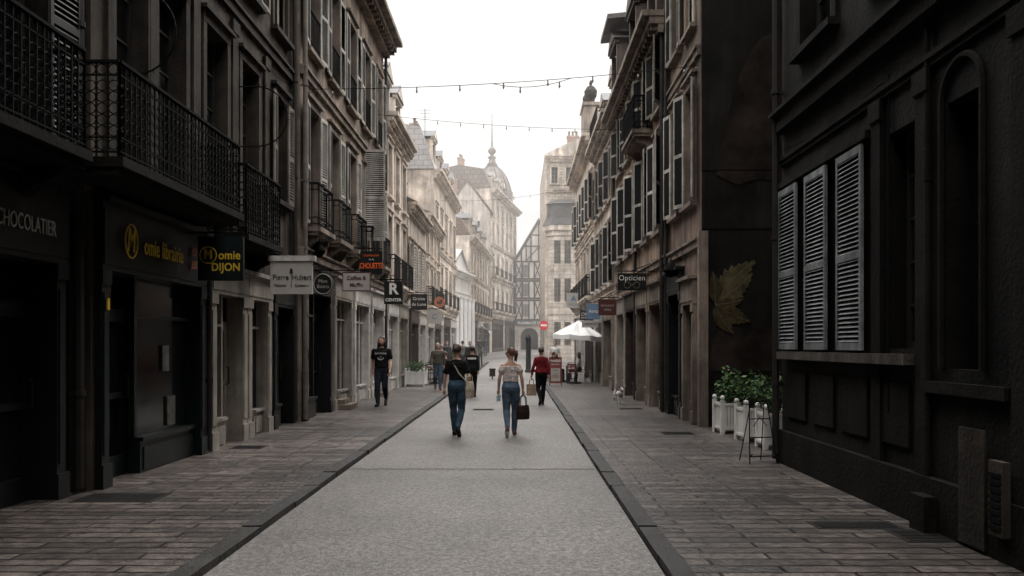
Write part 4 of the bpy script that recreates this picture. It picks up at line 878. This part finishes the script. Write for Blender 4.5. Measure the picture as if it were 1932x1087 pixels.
    for q in (-1,1):
        hb.ball((q*.03,.081,.004),(.013,.006,.006),'eye',8,6); hb.ball((q*.073,-.005,-.012),(.01,.018,.029),skin,8,6); hb.ball((q*.03,.087,.022),(.016,.004,.0035),hair,8,4)
    hb.ball((0,.086,-.055),(.021,.006,.006),'lip',10,6)
    if glasses:
        for q in (-1,1): hb.ball((q*.031,.09,.004),(.024,.007,.019),'eye',10,6); hb.tube([(q*.05,.085,.008),(q*.076,0,.005)],.003,'eye',n=4)
    off=len(B.v)
    for p in hb.v: B.v.append(tuple(Rm@Vector(p)+hc))
    for f_,mi_ in zip(hb.f,hb.m): B.f.append(tuple(off+i for i in f_)); B.m.append(B.mi(hb.mats[mi_]))
    B.obj('body',E,smooth=True)
    g=.012
    c=MB()
    tr=[r for r in T if r[2]<=1.085+dz]+[(0,.004,1.09+dz,(wst+.002)*wide,.088*wide)]
    c.rings([(a,y,z,rx+g,ry+g) for a,y,z,rx,ry in tr],bot,20)
    if female: 
        for q in (-1,1): c.ball((q*.07,-.055,.9+dz),(.085,.075,.09),bot,12,8)
    for q in (-1,1):
        a,e,d=J['leg',q]; m1=e.lerp(d,.3)+V(0,-.012,0); limb(c,[a,a.lerp(e,.5),e,m1,d],[LR[0]+g,LR[0]*.9+g,LR[1]+g,LR[1]+g,LR[2]+g*.7],bot)
    place(remesh(c,vox,bot,2,.006),'trousers',E)
    c=MB(); z0=(1.04 if tuck else .93)+dz; offs=sleeve=='off'
    def at(z):
        for i in range(len(T)-1):
            if T[i][2]<=z<=T[i+1][2]:
                t_=(z-T[i][2])/(T[i+1][2]-T[i][2]); return tuple(T[i][j]+(T[i+1][j]-T[i][j])*t_ for j in range(5))
        return T[-1]
    zs=[z0,z0+.04]+[z+dz for z in (1.1,1.15,1.2,1.28,1.34,1.385,1.415) if z+dz>z0+.05]
    if offs: zs=[z for z in zs if z<1.33+dz]+[1.34+dz]
    gg=.02; rr_=[]
    for i,z in enumerate(zs):
        a,y,_,rx,ry=at(z); ex=gg+(.012 if 0<i<4 else 0)-(.008 if z>1.37+dz else 0); rr_.append((a,y,z,rx+ex,ry+ex))
    c.rings(rr_,top,20)
    for q in (-1,1):
        a,e,d=J['arm',q]; ar=.041 if female else .048
        if sleeve=='short': limb(c,[a,a.lerp(e,.3),a.lerp(e,.62)],[ar*1.1+g,ar+g*1.1,ar+g*1.7],top)
        elif sleeve=='long': limb(c,[a,a.lerp(e,.5),e,e.lerp(d,.4),e.lerp(d,.93)],[ar*1.1+g,ar+g,ar*.85+g,ar*.85+g,ar*.6+g],top)
        elif offs: limb(c,[a.lerp(e,.15),a.lerp(e,.4)],[ar+.016,ar+.026],top)
    place(remesh(c,vox,top,3,.007),'top',E)
    for q in (-1,1):
        c=MB(); f=J['foot',q]; c.tube([f[0]+V(0,-.02,0)]+f+[f[2]+V(0,.03,-.002)],[.02,.04,.043,.036,.02],shoe,n=12); c.ball(J['leg',q][2]+V(0,0,-.01),(.042,.048,.045),shoe,10,7)
        lo=[(p.x,p.y,max(.006,p.z-.036)) for p in f]; c.tube(lo,[.03,.036,.028],'shoe_white' if shoe=='shoe_brown' else 'shoe_black',n=8)
        c.obj('shoe',E,smooth=True)
    h=MB(); h.ball((0,-.014,.022),(.083,.096,.106),hair,28,20)
    hv=[]
    for (x,y,z) in h.v:
        if y>.03 and z<.06: y=.03+(y-.03)*.15
        if z<-.02 and style in ('short','bun','pony'): z=-.02+(z+.02)*(.35 if style=='short' else .6); x*=.93;y*=.93
        w_=1+.035*noise.noise(Vector((x*30,y*30,z*30)))+.03*math.sin(math.atan2(y,x)*22); hv.append((x*w_,y*w_,z*w_))
    h.v=hv; rr=random.Random(int(H*1000))
    if style in('long','beard'):
        for i in range(34):
            a=math.pi*(.97+1.06*i/33); x=math.cos(a)*.07; y=math.sin(a)*.078-.004; l=rr.uniform(.14,.2) if style=='long' else rr.uniform(.14,.21)
            h.tube([(x,y,.05),(x*1.16,y*1.06,-.05),(x*1.36,y*1.0-.004,-.05-l*.5),(x*1.3+rr.uniform(-.015,.015),y*.95-.01,-.05-l)],[.015,.023,.021,.005],hair,n=6)
    if style=='bun' or style=='pony':
        if style=='bun': h.ball((0,-.108,.045),(.04,.036,.038),hair,12,8)
        for i in range(12 if style=='pony' else 3):
            x=rr.uniform(-.02,.02); l=rr.uniform(.1,.16) if style=='pony' else .03
            h.tube([(x,-.085,.06),(x*1.3,-.13,.055),(x*1.8,-.14,-.01),(x*2.2,-.12,-l)],[.014,.02,.017,.004],hair,n=6)
    if style=='beard':
        h.ball((0,.06,-.085),(.038,.034,.028),hair,14,10); h.tube([(-.03,.088,-.05),(0,.096,-.042),(.03,.088,-.05)],[.004,.006,.004],hair,n=6)
    h.obj('hair',E,tuple(hc),rz=turn,smooth=True)
    if extra: extra(E,J)
    return E
def bagmesh(w,h,d,mat,handle,hm,soft=True):
    b=MB(); b.rings([(0,0,-h,w*.44,d*.4),(0,0,-h*.97,w*.5,d*.5),(0,0,-h*.5,w*.52,d*.55),(0,0,-h*.1,w*.46,d*.35),(0,0,0,w*.42,d*.2)],mat,12) if soft else b.box(-w/2,w/2,-d/2,d/2,-h,0,mat)
    for sy in (-1,1): b.tube([(-w*.25,sy*d*.2,-.02),(-w*.2,sy*d*.15,handle*.7),(0,sy*.008,handle),(w*.2,sy*d*.15,handle*.7),(w*.25,sy*d*.2,-.02)],.008,hm,n=5)
    return b
def topbag(name,label,loc,rz,b): o=b.obj(name,None,loc,rz,smooth=False); tag(o,label,'bag','bags carried by people'); return o
W1=(-1.10,14.5); 
def e1(E,J):
    b=MB(); b.tube([(-.06,.13,1.34),(-.07,0,1.42),(-.05,-.10,1.34),(.06,-.135,1.15),(.2,-.1,1.0)],[.012]*5,'c_canvas',n=5); b.obj('strap',E)
person(W1,-.06,1.66,'woman walking away in black top and blue jeans with shoulder bag',s=-1,top='c_black',bot='c_jeans',hair='hair_brown',style='bun',shoe='shoe_black',arms={1:((.225,-.05,1.1),(.21,.12,.96)),-1:((-.225,.0,1.09),(-.24,.03,.86))},vox=.011,turn=-.15,extra=e1)
topbag('shoulder_bag','cream canvas shoulder bag hanging at the hip',(W1[0]+.24,W1[1]-.09,1.0),1.2,bagmesh(.3,.3,.11,'c_canvas',.12,'c_canvas'))
W2=(-.12,14.5)
person(W2,0,1.60,'woman in off-shoulder floral blouse and high-waisted jeans, head turned',s=1,top='c_floral',bot='c_jeans_light',hair='hair_red',style='pony',sleeve='off',shoe='shoe_brown',turn=.9,arms={1:((.215,-.03,1.1),(.235,.02,.88)),-1:((-.215,-.02,1.1),(-.235,.06,.88))},vox=.011,glasses=True)
kk=1.60/1.68
topbag('handbag','dark brown leather handbag held in one hand',(W2[0]+.236*kk,W2[1]+.03*kk,.56),.5,bagmesh(.27,.26,.12,'c_leather',.2,'c_leather'))
b=MB(); b.box(-.04,.04,-.004,.004,-.1,0,'c_mask'); b.tube([(-.035,0,-.02),(-.02,0,.03),(.03,0,.03),(.035,0,-.02)],.003,'ink_white',n=4); o=b.obj('face_mask',None,(W2[0]-.235*kk,W2[1]+.06,.73),.5); tag(o,'pale blue face mask dangling from a hand','face mask')
M3=W(720,700,21.0)[0]
def e3(E,J):
    text(E,'DAYTONA',.065,0,.142,1.28,'ink_white',.9,rz=math.pi); b=MB(); b.ball((0,.13,1.19),(.04,.008,.04),'c_grey',12,8); b.tube([(.07*math.cos(a),.136,1.185+.055*math.sin(a)) for a in [math.pi+k*.35 for k in range(10)]],.006,'ink_white',n=4); b.obj('shirt_print',E)
person((M3,21.0,.05),math.pi,1.82,'long-haired bearded man in black printed t-shirt and black jeans',s=1,female=False,top='c_black',bot='c_dark_jeans',hair='hair_dark',style='beard',tuck=False,vox=.012,turn=-.2,extra=e3)
person((W(826,700,28.8)[0],28.8,.05),math.pi+.2,1.68,'grey-haired man in olive jacket and jeans walking towards the viewer',s=-1,female=False,top='c_olive',bot='c_jeans',hair='hair_grey',style='short',sleeve='long',tuck=False,shoe='shoe_brown',wide=1.08)
def e5(E,J):
    b=MB(); b.rings([(0,.003,1.245,.158,.123),(0,.004,1.25,.164,.129),(0,.004,1.31,.168,.13),(0,.004,1.315,.162,.125)],'c_white',20); b.obj('stripe',E,smooth=True)
person((W(891,700,25.3)[0],25.3),.0,1.62,'woman in black top with white band and dark leggings',s=1,top='c_black',bot='c_black',hair='hair_dark',style='bun',sleeve='long',tuck=False,extra=e5)
X6=W(1021,700,22.0)[0]
person((X6,22.0),.1,1.60,'woman in dark red sweater and black trousers carrying a paper bag',s=1,top='c_red',bot='c_black',hair='hair_brown',style='bun',sleeve='long',tuck=False,arms={-1:((-.23,-.02,1.1),(-.27,.05,.87))})
topbag('paper_bag','brown paper shopping bag held in one hand',(X6-.265,22.05,.58),.2,bagmesh(.26,.32,.12,'c_paper',.16,'c_paper',False))
person((2.68,34.6,.05),1.5,1.66,'seated person in white shirt at a cafe table',pose='sit',female=True,top='c_white',bot='c_navy',hair='hair_dark',style='long',vox=.02)
person((1.6,34.9,.05),-1.5,1.68,'seated person in dark red shirt at a cafe table',pose='sit',female=False,top='c_red',bot='c_dark_jeans',hair='hair_dark',style='short',vox=.02)
person((-3.02,33.4,.05),1.5,1.7,'seated person in black shirt at a cafe table',pose='sit',female=False,top='c_black',bot='c_dark_jeans',hair='hair_brown',style='short',vox=.02)
person((W(1047,700,40)[0],40,.05),math.pi,1.72,'standing waiter in white shirt and dark trousers',pose='stand',female=False,top='c_white',bot='c_black',hair='hair_dark',style='short',tuck=True,vox=.022)
for px,Y,rz,H,t_,bt,hr,st,lab,fm in ((843,42,math.pi,1.7,'c_navy','c_black','hair_dark','short','man in dark jacket walking',False),(858,40,0,1.66,'c_olive','c_dark_jeans','hair_brown','long','woman in brown jacket walking away',True),(873,44,0,1.74,'c_grey','c_navy','hair_dark','short','man in grey jacket walking away',False),(887,41,math.pi,1.75,'c_black','c_jeans','hair_brown','short','man in black jacket standing near others',False),(833,35,.2,1.65,'c_grey','c_black','hair_grey','short','person in grey coat beside the shops',True),(905,70,0,1.7,'c_black','c_black','hair_dark','short','distant pedestrian in dark clothes',False),(916,72,0,1.7,'c_navy','c_jeans','hair_dark','short','distant pedestrian in navy jacket',False)):
    person((W(px,700,Y)[0],Y,.05 if px<850 else 0),rz,H,lab,s=R.choice((-1,1)),female=fm,top=t_,bot=bt,hair=hr,style=st,sleeve='long',tuck=False,vox=.024)
E=thing('dog','small white and brown terrier standing on the pavement','dog',(W(1167,760,22)[0],22.0,.05),math.pi+.25)
b=MB(); 
def lb(p,r): limb(b,[V(*q) for q in p],r,'fur_white')
lb([(0,-.17,.27),(0,-.05,.265),(0,.1,.265),(0,.16,.29)],[.075,.072,.09,.075]); lb([(0,.16,.3),(0,.2,.37)],[.055,.045])
for q in (-1,1):
    lb([(q*.045,.12,.25),(q*.05,.11,.13),(q*.05,.125,.03)],[.038,.024,.018]); b.ball((q*.05,.14,.015),(.02,.03,.015),'fur_white')
    lb([(q*.045,-.17,.24),(q*.05,-.13,.15),(q*.05,-.2,.09),(q*.05,-.19,.02)],[.045,.03,.018,.015]); b.ball((q*.05,-.175,.015),(.02,.03,.015),'fur_white')
b.ball((0,.22,.41),(.052,.06,.052),'fur_white',12,8); lb([(0,.26,.395),(0,.31,.385)],[.03,.022]); lb([(0,-.24,.3),(0,-.29,.38),(0,-.28,.44)],[.016,.013,.008])
place(remesh(b,.009,'fur_white',2,.003),'body',E)
for q in (-1,1):
    b=MB(); b.tube([(q*.035,.2,.44),(q*.055,.205,.48),(q*.06,.235,.45)],[.02,.016,.006],'fur_brown',n=6); b.obj('ear',E,smooth=True); b=MB(); b.ball((q*.02,.272,.42),.008,'eye',6,5); b.obj('eye',E)
b=MB(); b.ball((0,.335,.39),.011,'eye',6,5); b.obj('nose',E); b=MB(); b.ball((0,-.06,.3),(.078,.1,.06),'fur_brown',12,8); b.obj('markings',E,smooth=True)

# ---------------------------------------------------------------- haze
hz=MB(); hz.box(-60,60,24,200,-1,60,'zinc'); me=hz.mesh('haze')
m=bpy.data.materials.new('haze'); m.use_nodes=True; nt=m.node_tree; nt.nodes.clear(); o_=nt.nodes.new('ShaderNodeOutputMaterial'); vs_=nt.nodes.new('ShaderNodeVolumeScatter'); vs_.inputs['Density'].default_value=.0045; vs_.inputs['Color'].default_value=(1,.94,.88,1); vs_.inputs['Anisotropy'].default_value=.45; nt.links.new(vs_.outputs[0],o_.inputs['Volume'])
me.materials.clear(); me.materials.append(m); struct(place(me,'sky_haze'))
bpy.data.scenes.remove(TS)

# ---------------------------------------------------------------- world, sun, camera
w=bpy.data.worlds.new('World'); sc.world=w; w.use_nodes=True; nt=w.node_tree; N=nt.nodes; K=nt.links
bg=N['Background']; bg.inputs['Strength'].default_value=.1
sky=N.new('ShaderNodeTexSky'); sky.sky_type='NISHITA'; sky.sun_disc=False; sky.sun_elevation=math.radians(48); sky.sun_rotation=math.radians(35)
tc=N.new('ShaderNodeTexCoord'); sp=N.new('ShaderNodeSeparateXYZ'); K.new(tc.outputs['Generated'],sp.inputs[0])
mr=N.new('ShaderNodeMapRange'); mr.interpolation_type='SMOOTHSTEP'; K.new(sp.outputs[2],mr.inputs[0]); mr.inputs[1].default_value=.4; mr.inputs[2].default_value=.72; mr.inputs[3].default_value=7.3; mr.inputs[4].default_value=58
mr2=N.new('ShaderNodeMapRange'); K.new(sp.outputs[2],mr2.inputs[0]); mr2.inputs[1].default_value=0; mr2.inputs[2].default_value=.3; mr2.inputs[3].default_value=1.35; mr2.inputs[4].default_value=1.0
mp_=N.new('ShaderNodeMapping'); mp_.inputs['Scale'].default_value=(1,1,3.2); K.new(tc.outputs['Generated'],mp_.inputs[0])
nz=N.new('ShaderNodeTexNoise'); nz.inputs['Scale'].default_value=3.6; nz.inputs['Detail'].default_value=7; nz.inputs['Roughness'].default_value=.58; K.new(mp_.outputs[0],nz.inputs['Vector'])
m2=N.new('ShaderNodeMapRange'); K.new(nz.outputs['Fac'],m2.inputs[0]); m2.inputs[1].default_value=.35; m2.inputs[2].default_value=.68; m2.inputs[3].default_value=.9; m2.inputs[4].default_value=1.12
mm=N.new('ShaderNodeMath'); mm.operation='MULTIPLY'; K.new(mr.outputs[0],mm.inputs[0]); K.new(m2.outputs[0],mm.inputs[1])
mm2=N.new('ShaderNodeMath'); mm2.operation='MULTIPLY'; K.new(mm.outputs[0],mm2.inputs[0]); K.new(mr2.outputs[0],mm2.inputs[1])
vs=N.new('ShaderNodeVectorMath'); vs.operation='SCALE'; vs.inputs[0].default_value=(1.0,.985,.97); K.new(mm2.outputs[0],vs.inputs['Scale'])
mx=N.new('ShaderNodeMix'); mx.data_type='RGBA'; mx.inputs[0].default_value=.96; K.new(sky.outputs[0],mx.inputs[6]); K.new(vs.outputs[0],mx.inputs[7]); K.new(mx.outputs[2],bg.inputs['Color'])
sl=bpy.data.lights.new('sun','SUN'); sl.energy=1.5; sl.angle=math.radians(14); sl.color=(1,.92,.83); so=bpy.data.objects.new('sun',sl); COL.objects.link(so)
az=math.radians(30); el=math.radians(48); dv=-Vector((math.sin(az)*math.cos(el),math.cos(az)*math.cos(el),math.sin(el))); so.rotation_euler=dv.to_track_quat('-Z','Y').to_euler()
cam=bpy.data.cameras.new('camera'); co=bpy.data.objects.new('camera',cam); COL.objects.link(co); co.location=(0,0,CH); co.rotation_euler=(math.pi/2,0,0)
cam.sensor_width=36; cam.lens=F/1932*36; cam.shift_x=-(VX-966)/1932; cam.shift_y=(HY-543.5)/1932; cam.clip_end=3000; sc.camera=co
sc.view_settings.view_transform='Standard'; sc.view_settings.look='None'; sc.view_settings.exposure=0
